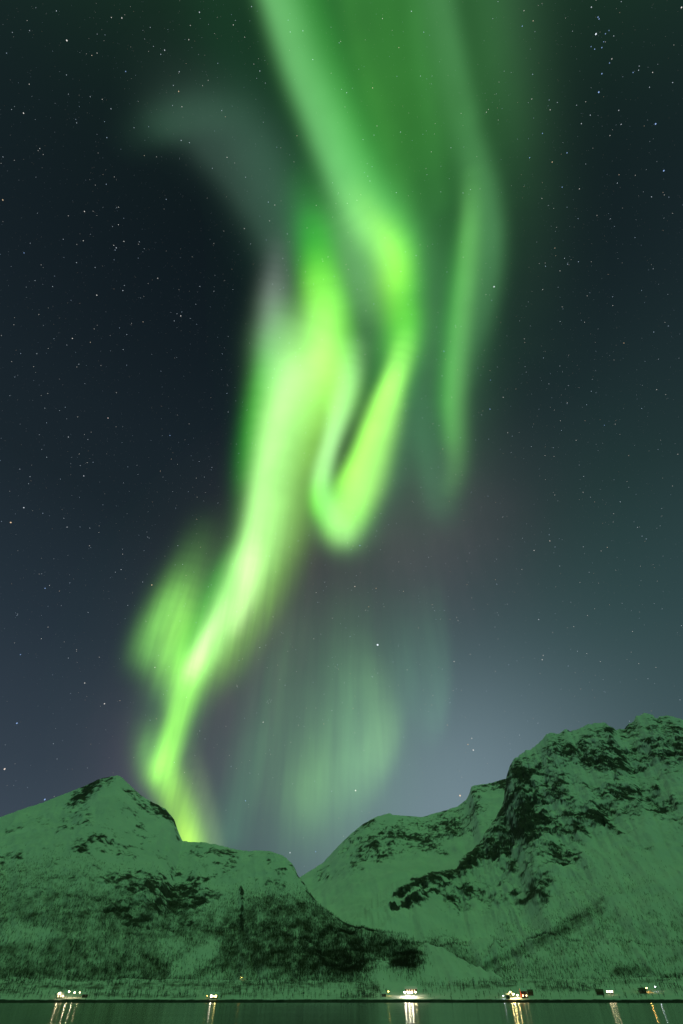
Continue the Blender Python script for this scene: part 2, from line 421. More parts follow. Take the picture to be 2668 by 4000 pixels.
right_hill = Hill([(-2.626, 0.237, 1700), (-1.676, 1.633, 1750), (-0.094, 3.952, 1900), (1.604, 5.63, 2050), (3.118, 6.73, 2150), (5.187, 7.853, 2250), (7.761, 8.455, 2350), (9.786, 8.605, 2450), (11.427, 8.735, 2520), (11.733, 9.298, 2560), (12.257, 9.8, 2600), (13.2, 10.107, 2650), (13.934, 10.585, 2700), (14.788, 11.433, 2750), (15.905, 12.447, 2800), (16.825, 13.315, 2850), (17.302, 14.027, 2880), (17.655, 14.938, 2900), (18.004, 15.82, 2920), (18.262, 16.259, 2930), (18.799, 17.004, 2950), (19.419, 17.534, 2970), (20.369, 17.958, 2990), (21.658, 18.315, 3000), (22.508, 18.812, 3000), (23.398, 19.327, 3000), (23.908, 19.452, 3000), (24.751, 19.236, 3000), (25.573, 19.624, 3000), (25.922, 19.28, 3000), (27.227, 19.486, 3000), (27.874, 19.645, 3000), (29.592, 19.516, 3000), (29.758, 19.2, 3000), (30.294, 18.704, 3000), (31.14, 18.692, 3000), (31.611, 19.002, 3000), (32.182, 19.103, 3000), (32.606, 19.513, 3000), (33.488, 19.592, 3000), (34.184, 19.328, 3000), (34.229, 19.039, 3000), (35.423, 18.992, 3000), (36.06, 18.691, 3000), (36.456, 18.399, 3000), (38.858, 17.434, 3000), (43.35, 14.932, 3000), (49.552, 10.025, 2800)], 760, 460, 1035, 12, 0.30, 2.0, 42, [(0.75, [(35.819, 15.916, 2.154), (42.255, 13.238, 1.819), (47.815, 9.569, 1.323)]), (1.0, [(19.492, 15.528, 1.395), (19.47, 13.316, 1.672), (17.82, 11.118, 1.618), (15.5, 9.826, 1.173)]), (0.85, [(20.849, 12.147, 1.507), (22.607, 13.688, 1.531)]), (0.7, [(20.64, 15.42, 2.07), (25.653, 17.125, 2.269), (30.525, 16.853, 2.355), (35.281, 16.232, 2.185)]), (0.68, [(18.122, 11.304, 1.945), (22.865, 13.024, 2.153), (28.029, 13.945, 1.872)]), (0.46, [(26.082, 12.092, 1.226), (32.73, 11.346, 1.294)]), (0.42, [(13.855, 7.005, 1.211), (18.68, 7.567, 1.384), (22.406, 8.488, 1.173)]), (0.95, [(18.134, 15.42, 0.703), (18.281, 13.625, 1.086), (16.509, 11.819, 1.061), (14.615, 10.269, 0.953), (12.585, 8.953, 0.723)]), (0.7, [(20.479, 16.581, 1.411), (23.083, 17.222, 1.396), (23.541, 14.9, 1.999), (20.257, 12.613, 1.747)]), (0.62, [(24.84, 18.407, 1.169), (27.494, 18.489, 1.141), (30.135, 17.597, 1.308), (33.445, 17.461, 1.461), (35.704, 17.02, 1.405)]), (0.95, [(29.597, 18.615, 0.447), (29.618, 16.999, 0.738), (29.824, 15.853, 0.72)]), (0.9, [(26.772, 16.743, 0.668), (28.465, 16.053, 0.734)]), (0.8, [(28.649, 14.289, 0.832), (30.212, 13.663, 0.886), (31.292, 13.108, 0.589)]), (0.62, [(26.169, 15.255, 1.308), (29.767, 15.207, 1.464), (34.561, 14.876, 1.561)]), (0.9, [(24.427, 12.048, 0.706), (25.924, 11.703, 0.406), (26.485, 10.857, 0.238)]), (0.72, [(19.147, 10.629, 1.479), (21.625, 10.862, 1.248), (23.374, 11.128, 1.029)]), (0.55, [(15.638, 8.45, 1.033), (18.151, 8.913, 1.025), (21.294, 9.895, 1.021)]), (0.42, [(16.282, 7.294, 1.2), (19.248, 7.912, 1.191), (22.295, 9.441, 1.001)]), (0.95, [(8.987, 8.273, 0.383), (10.716, 8.23, 0.507), (12.016, 8.58, 0.508)]), (0.95, [(5.212, 6.712, 0.249), (7.149, 7.537, 0.422), (9.669, 7.871, 0.505)]), (0.85, [(4.753, 5.613, 0.203), (6.489, 6.051, 0.326), (9.005, 6.751, 0.534), (10.549, 7.28, 0.538)]), (0.55, [(11.957, 7.058, 0.817), (10.323, 5.991, 0.803)]), (0.38, [(28.521, 12.439, 0.601), (30.394, 11.237, 0.647), (31.747, 9.407, 0.715)]), (0.45, [(26.622, 10.649, 0.275), (27.833, 9.401, 0.264), (29.213, 8.734, 0.218)]), (-0.45, [(25.359, 13.833, 1.068)]), (-0.5, [(25.065, 15.613, 0.532), (26.614, 14.546, 0.513)]), (0.7, [(12.252, 1.91, 0.125), (13.468, 2.454, 0.108), (14.734, 2.727, 0.108), (16.446, 3.057, 0.089)])], [(0.45, [(28.018, 1.868, 1.218), (42.361, 1.926, 1.161)]), (0.35, [(12.616, 1.595, 1.057), (20.962, 1.675, 0.99), (27.949, 1.726, 1.062)]), (0.8, [(12.218, 1.753, 0.248), (14.139, 2.526, 0.215), (16.446, 3.057, 0.251), (18.587, 3.747, 0.466), (21.238, 4.665, 0.538), (23.753, 5.746, 0.432)]), (0.5, [(18.59, 3.101, 0.704), (21.357, 3.842, 0.7), (24.17, 4.729, 0.696)]), (0.42, [(24.568, 3.284, 1.164), (27.839, 4.113, 1.144), (29.244, 4.368, 0.969)]), (0.4, [(15.808, 1.572, 0.862), (20.125, 2.139, 0.844), (23.935, 1.786, 0.801), (27.766, 2.016, 0.767)]), (0.8, [(23.067, 1.548, 0.289), (25.541, 1.575, 0.281)]), (0.7, [(8.427, 2.905, 0.747), (10.621, 2.561, 0.733), (11.816, 1.913, 0.536)]), (0.35, [(15.617, 4.819, 0.567), (14.466, 3.827, 0.556)]), (0.2, [(18.029, 5.444, 1.508), (26.934, 6.437, 1.765)])], 12.4, -0.62, 0.22)


# ------------------------------------------------------------------ shore
def shore_z(az, r):
    az, r = np.atleast_1d(np.asarray(az, float)), np.atleast_1d(np.asarray(r, float))
    a = np.radians(az)
    P = np.stack([r * np.sin(a), r * np.cos(a), 0 * r], -1)
    edge = 903 + 5 * fbm(P / 90, 3)
    bank = -1.5 + 4.6 * smooth(r, edge - 3.0, edge + 2.0)
    rise = 0.112 * np.maximum(r - edge, 0)
    lump = smooth(r, edge, edge + 25) * (3.0 * fbm(P / 45 + 5, 4) + 1.2 * fbm(P / 14, 3))
    return bank + rise + lump


sa = np.linspace(-62, 62, 1100)
sr = np.concatenate([np.linspace(895, 915, 26), np.linspace(917, 1100, 90)])
A, RR = np.meshgrid(sa, sr)
zz = shore_z(A.ravel(), RR.ravel())
ar = np.radians(A.ravel())
P = np.stack([RR.ravel() * np.sin(ar), RR.ravel() * np.cos(ar), zz], -1)
idx = np.arange(P.shape[0]).reshape(len(sr), len(sa))
q = np.stack([idx[:-1, :-1], idx[:-1, 1:], idx[1:, 1:], idx[1:, :-1]], -1).reshape(-1, 4)
shore = tag(mesh_obj('shore', P, q, M_HILL, smooth=True), kind='structure')
sel = np.degrees(np.arctan2(P[:, 2] - CAM_H, RR.ravel()))
tide = 1 - smooth(P[:, 2] + 0.9 * fbm(P / 9, 3), 2.3, 3.3)
sbrush = strokes_value(A.ravel(), sel, [(0.95, [(-8.384, 1.428, 0.394), (-3.023, 1.442, 0.436), (2.834, 1.285, 0.398)]), (0.8, [(-47.847, 0.57, 0.379), (-27.474, 0.754, 0.237)]), (0.6, [(27.595, 1.001, 0.149), (41.698, 0.984, 0.455)]), (0.9, [(-27.474, 0.754, 0.192), (-21.918, 0.702, 0.19), (-15.966, 0.817, 0.252), (-9.597, 0.807, 0.263), (-1.877, 0.911, 0.179)]), (0.7, [(7.03, 0.905, 0.16), (14.609, 1.032, 0.154), (21.672, 0.963, 0.16), (27.595, 1.001, 0.149)]), (0.4, [(-27.407, 0.617, 0.59), (-13.806, 0.526, 0.678), (1.465, 0.542, 0.71)]), (0.3, [(8.074, 0.536, 0.524), (27.341, 0.481, 0.5)]), (0.9, [(1.467, 0.618, 0.427), (2.812, 0.848, 0.537)]), (0.9, [(0.132, 0.162, 0.176), (1.454, 0.132, 0.175), (2.778, 0.192, 0.175)]), (0.85, [(10.065, 0.76, 0.14), (12.435, 0.799, 0.172), (14.782, 0.896, 0.17)]), (0.8, [(16.602, 0.74, 0.2), (18.603, 0.659, 0.196), (21.163, 0.648, 0.16)]), (0.6, [(-8.236, 0.461, 0.418), (-5.622, 0.539, 0.388)]), (0.9, [(-10.175, 0.428, 0.138), (-8.675, 0.49, 0.174)]), (0.85, [(-27.341, 0.481, 0.235), (-25.317, 0.352, 0.18)]), (0.85, [(-20.811, 0.335, 0.143), (-17.417, 0.227, 0.131), (-12.467, 0.202, 0.135)]), (0.5, [(24.289, 0.424, 0.122), (26.861, 0.511, 0.207)]), (0.5, [(6.983, 0.538, 0.175), (9.397, 0.656, 0.174)])])
clump = fbm(np.stack([A.ravel() * 1.5, sel * 5, 0 * sel], -1), 4, 0.6)
sdens = np.clip(sbrush * (0.8 + 1.3 * clump), 0, 1)
scr = np.clip(fbm(P / (30, 14, 30) + 2, 4) * 1.6 - 0.25, 0, 1) * smooth(P[:, 2], 4, 8)
for nm, arr in (('rock', tide), ('brush', np.maximum(sdens * 0.7, scr * 0.6))):
    at = shore.data.attributes.new(nm, 'FLOAT', 'POINT')
    at.data.foreach_set('value', arr.astype(np.float32))


def on_shore(az, el):
    """the ground point seen at an azimuth and elevation"""
    r = np.arange(908, 1098, 0.5)
    z = shore_z(np.full(len(r), az), r)
    e = np.degrees(np.arctan2(z - CAM_H, r))
    k = int(np.argmax(e >= el)) if (e >= el).any() else len(r) - 1
    a = R(az)
    return (r[k] * math.sin(a), r[k] * math.cos(a), z[k])


# ------------------------------------------------------------------ bare birch woods
def fan(n_twig, h, spread, wid):
    """unit twigs of one small bare birch: list of (base, tip, width)"""
    out = []
    for k in range(n_twig):
        t = random.uniform(0.22, 0.8)
        a = random.uniform(0, 2 * math.pi)
        ln = random.uniform(0.28, 0.5) * (1.15 - t)
        b = np.array([0, 0, t])
        tip = b + np.array([math.cos(a) * spread * ln * 1.1, math.sin(a) * spread * ln * 1.1, ln * random.uniform(0.7, 1.1)])
        out.append((b * h, tip * h, wid))
    return out


def small_tree(n_twig):
    v, f = [], []

    def blade(b, t, wd, ang):
        d = np.array([math.cos(ang), math.sin(ang), 0]) * wd / 2
        n = len(v)
        v.extend([b - d, b + d, t])
        f.append((n, n + 1, n + 2))
    top = np.array([random.uniform(-.04, .04), random.uniform(-.04, .04), 1.0])
    for ang in (0, 1.57):
        blade(np.zeros(3), top, 0.05, ang)
    for b, t, wd in fan(n_twig, 1.0, 0.9, 0.045):
        blade(b, t, wd, random.uniform(0, 3.14))
    return np.array(v), np.array(f)


TREES = [small_tree(11) for _ in range(12)]


def woods(spots, heights, name):
    V, Fc, n = [], [], 0
    kinds = rng.integers(0, len(TREES), len(spots))
    ang = rng.uniform(0, 6.28, len(spots))
    for k, (tv, tf) in enumerate(TREES):
        sel = np.where(kinds == k)[0]
        if not len(sel):
            continue
        c, s = np.cos(ang[sel])[:, None], np.sin(ang[sel])[:, None]
        h = heights[sel][:, None]
        x = (tv[None, :, 0] * c - tv[None, :, 1] * s) * h + spots[sel, 0:1]
        y = (tv[None, :, 0] * s + tv[None, :, 1] * c) * h + spots[sel, 1:2]
        z = tv[None, :, 2] * h + spots[sel, 2:3] - 0.3
        V.append(np.stack([x, y, z], -1).reshape(-1, 3))
        Fc.append((tf[None] + (np.arange(len(sel)) * len(tv))[:, None, None] + n).reshape(-1, 3))
        n += len(sel) * len(tv)
    o = mesh_obj(name, np.concatenate(V), np.concatenate(Fc), M_TWIG)
    return tag(o, kind='stuff')


def scatter(P, dens, count, area):
    pr = dens * area
    pick = rng.choice(len(P), size=count, p=pr / pr.sum())
    return P[pick] + rng.normal(size=(count, 3)) * (3.5, 3.5, 0)


def cell_area(h):
    rr = np.hypot(h.P[:, 0], h.P[:, 1])
    return np.where(h.S < 0.98, 1 / rr, 0)


spots = [scatter(left_hill.P, left_hill.density, 68000, cell_area(left_hill)),
         scatter(right_hill.P, right_hill.density, 12000, cell_area(right_hill)),
         scatter(P, sdens, 3200, np.ones(len(P)))]
spots = np.concatenate(spots)
woods(spots, rng.uniform(3.2, 7.5, len(spots)), 'woods')


def birch(seed, h):
    random.seed(seed)
    t = empty('birch_tree', (0, 0, 0))
    trunk, crown = MB(), []
    lean = np.array([random.uniform(-.06, .06), random.uniform(-.06, .06), 1.0])
    pts = [lean * h * k + np.array([random.uniform(-.12, .12), random.uniform(-.12, .12), 0]) * (k > 0) for k in (0, .35, .7, .97)]
    for k in range(3):
        trunk.tube(pts[k], pts[k + 1], 0.17 * (1 - k * .3), 0.17 * (1 - (k + 1) * .3) + .01)
    limbs = []
    for k in range(11):
        u = random.uniform(.22, .85)
        a = random.uniform(0, 6.28)
        b = lean * h * u
        ln = h * random.uniform(.22, .36) * (1.2 - u)
        tip = b + np.array([math.cos(a) * .62, math.sin(a) * .62, .85]) * ln
        trunk.tube(b, tip, .06, .015, 4)
        limbs.append((b, tip, ln))
    v, f = [], []
    for b, tip, ln in limbs + [(lean * h * .7, lean * h * 1.02, h * .3)]:
        for q in range(26):
            o = b + (tip - b) * random.uniform(.3, 1.0)
            d = np.array([random.gauss(0, .6), random.gauss(0, .6), random.gauss(.55, .4)])
            e = o + d / np.linalg.norm(d) * random.uniform(.25, .75) * (.5 + ln * .3)
            sd = np.array([random.gauss(0, 1), random.gauss(0, 1), 0]) * .045
            n = len(v)
            v += [o - sd, o + sd, e]
            f.append((n, n + 1, n + 2))
    trunk.build('trunk', M_BARK, t)
    mesh_obj('crown', v, np.array(f), M_TWIG, t)
    return t


BIRCH_GROUPS = [('bare dark birch tree in the thicket on the snowy shore beside the orange lamp', 'birches in the thicket by the orange lamp', [(0.572, 0.087, 12, 0.35), (1.895, 0.147, 12, 0.386), (3.009, 0.389, 12, 0.353), (2.582, 0.694, 10, 0.427)]), ('bare birch tree in the row across the snow behind the red house', 'birches in the row behind the red house', [(10.275, 0.73, 9, 0.418), (11.998, 0.755, 10, 0.414), (13.705, 0.795, 10, 0.376), (16.997, 0.694, 9, 0.332), (18.403, 0.66, 10, 0.361)]), ('bare birch tree standing between the red house and the three white lights', 'birches between the red house and the white lights', [(19.359, 0.54, 8, 0.324), (19.888, 0.366, 5, 0.192), (20.732, 0.535, 9, 0.287)]), ('bare birch tree on the snow around the shore lamp nearest the right edge', 'birches at the right end of the shore', [(24.271, 0.383, 4, 0.275), (26.149, 0.514, 7, 0.269), (26.969, 0.551, 8, 0.237)]), ('bare birch tree in the dark row along the shore behind the yellow-lit house', 'birches by the yellow-lit house', [(-12.884, 0.187, 7, 0.439), (-9.501, 0.264, 8, 0.414), (-8.442, 0.385, 8, 0.347), (-7.364, 0.446, 7, 0.385)]), ('bare birch tree between the wooded slope and the open snow strip of the mid shore', 'birches on the middle shore', [(-6.059, 0.508, 8, 0.422), (-4.728, 0.388, 6, 0.387), (-2.954, 0.192, 5, 0.456)]), ('bare birch tree near the cluster of bright white lights by the water', 'birches at the left end of the shore', [(-26.57, 0.348, 9, 0.384), (-24.923, 0.284, 8, 0.332), (-19.787, 0.195, 8, 0.415), (-17.394, 0.155, 8, 0.424)])]
protos = None
for gi, (label, group, pts) in enumerate(BIRCH_GROUPS):
    if protos is None:
        protos = [birch(100 + k, h) for k, h in enumerate((6.5, 5.2, 7.6, 4.4))]
        fresh = list(protos)
    for (az, el, n, spread) in pts:
        for k in range(n):
            a2, e2 = az + random.gauss(0, spread), el + random.gauss(0, 0.045)
            loc = on_shore(a2, max(0.12, e2))
            o = fresh.pop() if fresh else copy_tree(protos[random.randrange(4)])
            o.location = (loc[0], loc[1], loc[2] - 0.15)
            sc = random.uniform(0.7, 1.2)
            o.scale = (sc, sc, sc)
            o.rotation_euler = (0, 0, random.uniform(0, 6.28))
            tag(o, label, 'tree', group)


# ------------------------------------------------------------------ houses and lamps on the far shore
WARM, AMBER, COOL, PALE = (1.0, 0.74, 0.36), (1.0, 0.50, 0.12), (0.85, 0.9, 1.0), (1.0, 0.86, 0.62)
HONEY, GOLD = (1.0, 0.76, 0.45), (1.0, 0.72, 0.28)


def house(az, el, wdt, dep, hgt, rise, wall_mat, label, cat='house', name='house', turn=0.0, wins=(), door=None, chimney=True, roof_mat=None):
    """wins: (x, z, width, height, light colour or None, strength) on the side facing the fjord"""
    loc = on_shore(az, el)
    t = tag(empty(name, loc, -R(az) + turn), label, cat)
    f = -dep / 2
    MB().box((0, 0, -0.6), (wdt + .1, dep + .1, 1.6)).build('foundation', M_GREY, t)
    w_ = MB()
    w_.add(*_gable(wdt, dep, 0.2, hgt, rise))
    w_.build('wall', wall_mat, t)
    rf = MB()
    ov, th = 0.45, 0.28
    y2, zt, ze = dep / 2 + ov, hgt + rise + .02, hgt - rise * ov / (dep / 2) + .02
    out = [(-y2, ze), (0, zt), (y2, ze), (y2, ze + th), (0, zt + th), (-y2, ze + th)]
    n = len(out)
    xs = (-wdt / 2 - .4, wdt / 2 + .4)
    v = [(xs[0], y, z) for y, z in out] + [(xs[1], y, z) for y, z in out]
    fc = [(0, 1, 4, 5), (1, 2, 3, 4), (6 + 5, 6 + 4, 6 + 1, 6), (6 + 4, 6 + 3, 6 + 2, 6 + 1)]
    fc += [(i, i + n, (i + 1) % n + n, (i + 1) % n) for i in range(n)]
    rf.add(v, fc)
    roof = rf.build('roof', roof_mat or M_SNOWROOF, t)
    if chimney:
        MB().box((wdt * .18, 0.3, hgt + rise + .45), (.7, .7, 1.5)).box((wdt * .18, 0.3, hgt + rise + 1.26), (.86, .86, .12)).build('chimney', M_BRICK, roof)
    for (x, z, ww, wh, lc, ls) in wins:
        fr = MB()
        for c, s_ in (((x - ww / 2 - .06, f - .05, z), (.12, .14, wh + .24)), ((x + ww / 2 + .06, f - .05, z), (.12, .14, wh + .24)),
                      ((x, f - .05, z + wh / 2 + .06), (ww, .14, .12)), ((x, f - .05, z - wh / 2 - .06), (ww, .14, .12)),
                      ((x, f - .06, z), (.07, .09, wh))):
            fr.box(c, s_)
        win = fr.build('window', M_TRIM, t)
        MB().box((x, f - .015, z), (ww, .03, wh)).build('pane', lit(lc, ls) if lc else M_DARKPANE, win)
    if door is not None:
        d = MB().box((door, f - .04, 1.25), (1.0, .10, 2.1)).build('door', M_DOOR, t)
        MB().box((door + .36, f - .13, 1.2), (.05, .09, .16)).build('handle', M_POLE, d)
    return t


def _gable(wdt, dep, z0, z1, rise):
    x, y = wdt / 2, dep / 2
    o = [(-y, z0), (y, z0), (y, z1), (0, z1 + rise), (-y, z1)]
    v = [(-x, a, b) for a, b in o] + [(x, a, b) for a, b in o]
    n = 5
    f = [(4, 3, 2, 1, 0), (5, 6, 7, 8, 9)] + [(i, (i + 1) % n, (i + 1) % n + n, i + n) for i in range(n)]
    return v, f


def lamp(az, el, h, color, strength, label, head=0.42, group=None, cat='lamp', name='yard_lamp'):
    """pole lamp whose glowing globe sits h metres over the ground seen at az, el"""
    loc = on_shore(az, el)
    t = tag(empty(name, loc, -R(az)), label, cat, group)
    MB().tube((0, 0, -.5), (0, 0, h), .09, .06).tube((0, 0, h), (0, -.55, h + .22), .05, .04).build('pole', M_POLE, t)
    hd = MB()
    hd.tube((0, -.6, h + .16), (0, -.6, h + .34), head * 1.15, head * .55, 10).build('lamp_head', M_POLE, t)
    g = MB()
    prev = None
    for k in range(5):
        a0, a1 = math.pi / 2 * k / 5, math.pi / 2 * (k + 1) / 5
        g.tube((0, -.6, h + .15 - head * math.sin(a0)), (0, -.6, h + .15 - head * math.sin(a1)), head * math.cos(a0), max(.02, head * math.cos(a1)), 12)
    g.build('lamp_glass', lit(color, strength), t)
    return t


house(-22.954, 0.08, 9, 7, 3.2, 2.2, M_WHITE, 'white house among the bright lamps on the left shore by the water', wins=[(-2.6, 1.9, 1.3, 1.3, WARM, 4), (0.4, 1.9, 1.3, 1.3, WARM, 4), (2.9, 1.9, 1.1, 1.3, WARM, 10)], door=-1.1, turn=0.15)
house(-21.121, 0.137, 7, 6, 2.8, 1.8, M_BROWN, 'low brown shed beside the bright lamps on the left shore', cat='shed', name='shed', chimney=False, wins=[(1.2, 1.7, 1.0, .9, None, 0)], door=-1.5)
lamp(-23.036, 0.011, 5.0, HONEY, 69, 'tall white lamp before the white house, nearest the water of its four', head=0.77)
lamp(-22.402, 0.108, 5.6, HONEY, 81, 'white lamp standing between the white house and the brown shed', head=0.83)
lamp(-21.962, 0.094, 5.0, HONEY, 81, 'white lamp at the near end of the brown shed', head=0.7)
lamp(-21.574, 0.123, 4.6, WARM, 50, 'warm lamp at the far end of the brown shed', head=0.54)
house(-10.896, -0.033, 11, 7, 3.4, 2.4, M_OCHRE, 'ochre house with two brightly lit yellow windows alone on the shore', wins=[(-3.0, 2.3, 1.9, 2.2, PALE, 26), (2.8, 2.3, 1.9, 2.2, (1.0, .8, .25), 18), (0.2, 2.1, 1.0, 1.3, WARM, 6)], door=-1.2)
lamp(-11.427, -0.121, 2.6, AMBER, 45, 'low amber lamp by the water, beside the ochre house', head=0.3)
slope_lamp_at = (-8.729, 1.24)
k = int(np.argmin(np.hypot(left_hill.az - slope_lamp_at[0], left_hill.el - slope_lamp_at[1] + 0.1) + 99 * (left_hill.S > 0.6)))
t = lamp(0, 0.3, 4.0, AMBER, 60, 'single small orange lamp up among the birches of the wooded slope', head=.35)
t.location = left_hill.P[k]
lamp(4.056, 0.237, 4.2, (1.0, .66, .16), 70, 'orange lamp alone left of the row of floodlights', head=0.42)
house(3.659, 0.207, 6, 5, 2.5, 1.6, M_BROWN, 'small dark cabin next to the lone orange lamp and the thicket', cat='cabin', name='cabin', chimney=False, door=1.2, wins=[(-1.2, 1.5, .9, .9, None, 0)])
house(6.003, 0.402, 17, 9, 4.2, 2.4, M_BROWN, 'long brown hall lit by the row of floodlights at the middle of the shore', cat='hall', name='hall', chimney=False, wins=[(-5.5, 2.4, 1.5, 1.7, WARM, 1.5), (-2, 2.4, 1.5, 1.7, WARM, 1.5), (1.6, 2.4, 1.5, 1.7, WARM, 1.5), (5, 2.4, 1.5, 1.7, WARM, 1.5)], door=7.3)
lamp(5.471, 0.131, 5.2, PALE, 255, 'first floodlight from the orange lamp, before the long hall', head=0.98, name='floodlight', cat='floodlight')
lamp(5.776, 0.131, 5.2, PALE, 255, 'second floodlight from the orange lamp, before the long hall', head=0.98, name='floodlight', cat='floodlight')
lamp(6.038, 0.131, 5.2, PALE, 255, 'third floodlight from the orange lamp, before the long hall', head=0.98, name='floodlight', cat='floodlight')
lamp(6.365, 0.131, 5.2, WARM, 165, 'smaller warm floodlight at the far end of the row before the long hall', head=0.65, name='floodlight', cat='floodlight')
house(15.377, 0.127, 8, 8, 6.0, 2.8, M_RED, 'red two storey house with pale lit roof beside the brightest shore lamps', wins=[(-2.2, 1.8, 1.2, 1.3, WARM, 10), (2.2, 1.8, 1.2, 1.3, WARM, 8), (-2.2, 4.5, 1.2, 1.2, None, 0), (2.2, 4.5, 1.2, 1.2, None, 0)], door=0.1, turn=0.2)
house(15.926, 0.257, 7, 6, 3.2, 2.0, M_BROWN, 'dark brown barn right behind the red house', cat='barn', name='barn', chimney=False, door=1.5, roof_mat=M_DOOR)
house(14.037, -0.032, 5, 5, 3.2, 1.6, M_GREY, 'grey boathouse between the cool white lamp and the bright warm lamps', cat='boathouse', name='boathouse', chimney=False, door=0.2)
lamp(13.698, -0.062, 2.6, COOL, 30, 'cool white lamp low by the grey boathouse', head=0.55)
lamp(14.304, 0.04, 6.2, GOLD, 144, 'tallest warm lamp between the grey boathouse and the red house', head=0.77)
lamp(14.515, -0.018, 4.2, GOLD, 175, 'brightest warm lamp below the tall one near the boathouse', head=1.09)
lamp(14.837, -0.047, 3.0, GOLD, 138, 'low bright lamp at the near corner of the red house', head=0.83)
house(21.329, 0.278, 9, 6, 3.0, 2.0, M_BROWN, 'large dark barn left of the three white lights in a row', cat='barn', name='barn', chimney=False, door=2, roof_mat=M_DOOR)
house(22.077, 0.332, 9, 7, 3.2, 2.2, M_WHITE, 'white house with three bright lights under its eaves, beside the large dark barn', wins=[(-2.9, 2.0, 1.4, 1.5, HONEY, 22), (0.0, 2.0, 1.4, 1.5, HONEY, 22), (2.9, 2.0, 1.4, 1.5, HONEY, 22)], door=-1.45)
house(24.516, 0.354, 8, 6, 2.8, 1.8, M_BROWN, 'long dark house under the orange lamp towards the right edge', wins=[(-2.5, 1.9, 1.1, 1.2, None, 0), (1.5, 1.9, 1.1, 1.2, None, 0)], door=-0.5, roof_mat=M_DOOR)
lamp(24.851, 0.408, 4.0, AMBER, 110, 'orange lamp at the gable of the long dark house', head=0.7)
lamp(25.506, 0.448, 4.4, COOL, 40, 'cool white lamp furthest along the shore towards the right edge', head=0.55)

# ------------------------------------------------------------------ aurora
def catmull(P, n=3):
    P = np.asarray(P, float)
    if len(P) < 3:
        return P
    Q = np.vstack([2 * P[0] - P[1], P, 2 * P[-1] - P[-2]])
    out = []
    for i in range(1, len(Q) - 2):
        a, b, c, d = Q[i - 1], Q[i], Q[i + 1], Q[i + 2]
        for k in range(n):
            t = k / n
            out.append(.5 * ((2 * b) + (c - a) * t + (2 * a - 5 * b + 4 * c - d) * t * t + (3 * b - a - 3 * c + d) * t ** 3))
    return np.array(out + [P[-1]])


def arc_glow(V, pts, p):
    """brightness of one arc (rows: azimuth, elevation, strength, half width to either side in degrees) seen along V"""
    pts = np.array(pts, float)
    Q = catmull(np.column_stack([aed(pts[:, 0], pts[:, 1]), pts[:, 2], np.radians(pts[:, 3:])]))
    val = np.zeros(len(V))
    for a, b in zip(Q[:-1], Q[1:]):
        p0 = a[:3] / np.linalg.norm(a[:3])
        d = b[:3] / np.linalg.norm(b[:3]) - p0
        L2 = d @ d
        if L2 < 1e-12:
            continue
        wmax = max(a[4], a[5], b[4], b[5]) * 3.6 + math.sqrt(L2)
        near = np.where(V @ p0 > math.cos(min(wmax, 3.0)))[0]
        if not len(near):
            continue
        rel = V[near] - p0
        t = np.clip(rel @ d / L2, 0, 1)
        off = rel - t[:, None] * d
        n = np.cross(p0, d)
        n /= np.linalg.norm(n)
        dist = np.linalg.norm(off, axis=1)
        m_ = a[3:] + (b[3:] - a[3:]) * t[:, None]
        sd = np.clip(off @ n / (dist + 1e-9) * .5 + .5, 0, 1)
        wd = np.maximum(m_[:, 1] * sd + m_[:, 2] * (1 - sd), 1e-5)
        val[near] = np.maximum(val[near], np.maximum(m_[:, 0], 0) * np.exp(-.5 * (dist / wd) ** p))
    return val


m, nt = material('aurora_glow')
at = nt.n('ShaderNodeAttribute', attribute_name='glow').outputs['Color']
em = nt.n('ShaderNodeEmission', inp={0: at, 1: 1.0})
add = nt.n('ShaderNodeAddShader', inp={0: em.outputs[0], 1: nt.n('ShaderNodeBsdfTransparent').outputs[0]})
finish(nt, add.outputs[0])
m.cycles.emission_sampling = 'NONE'
M_AURORA = m
ALT = 30000.0


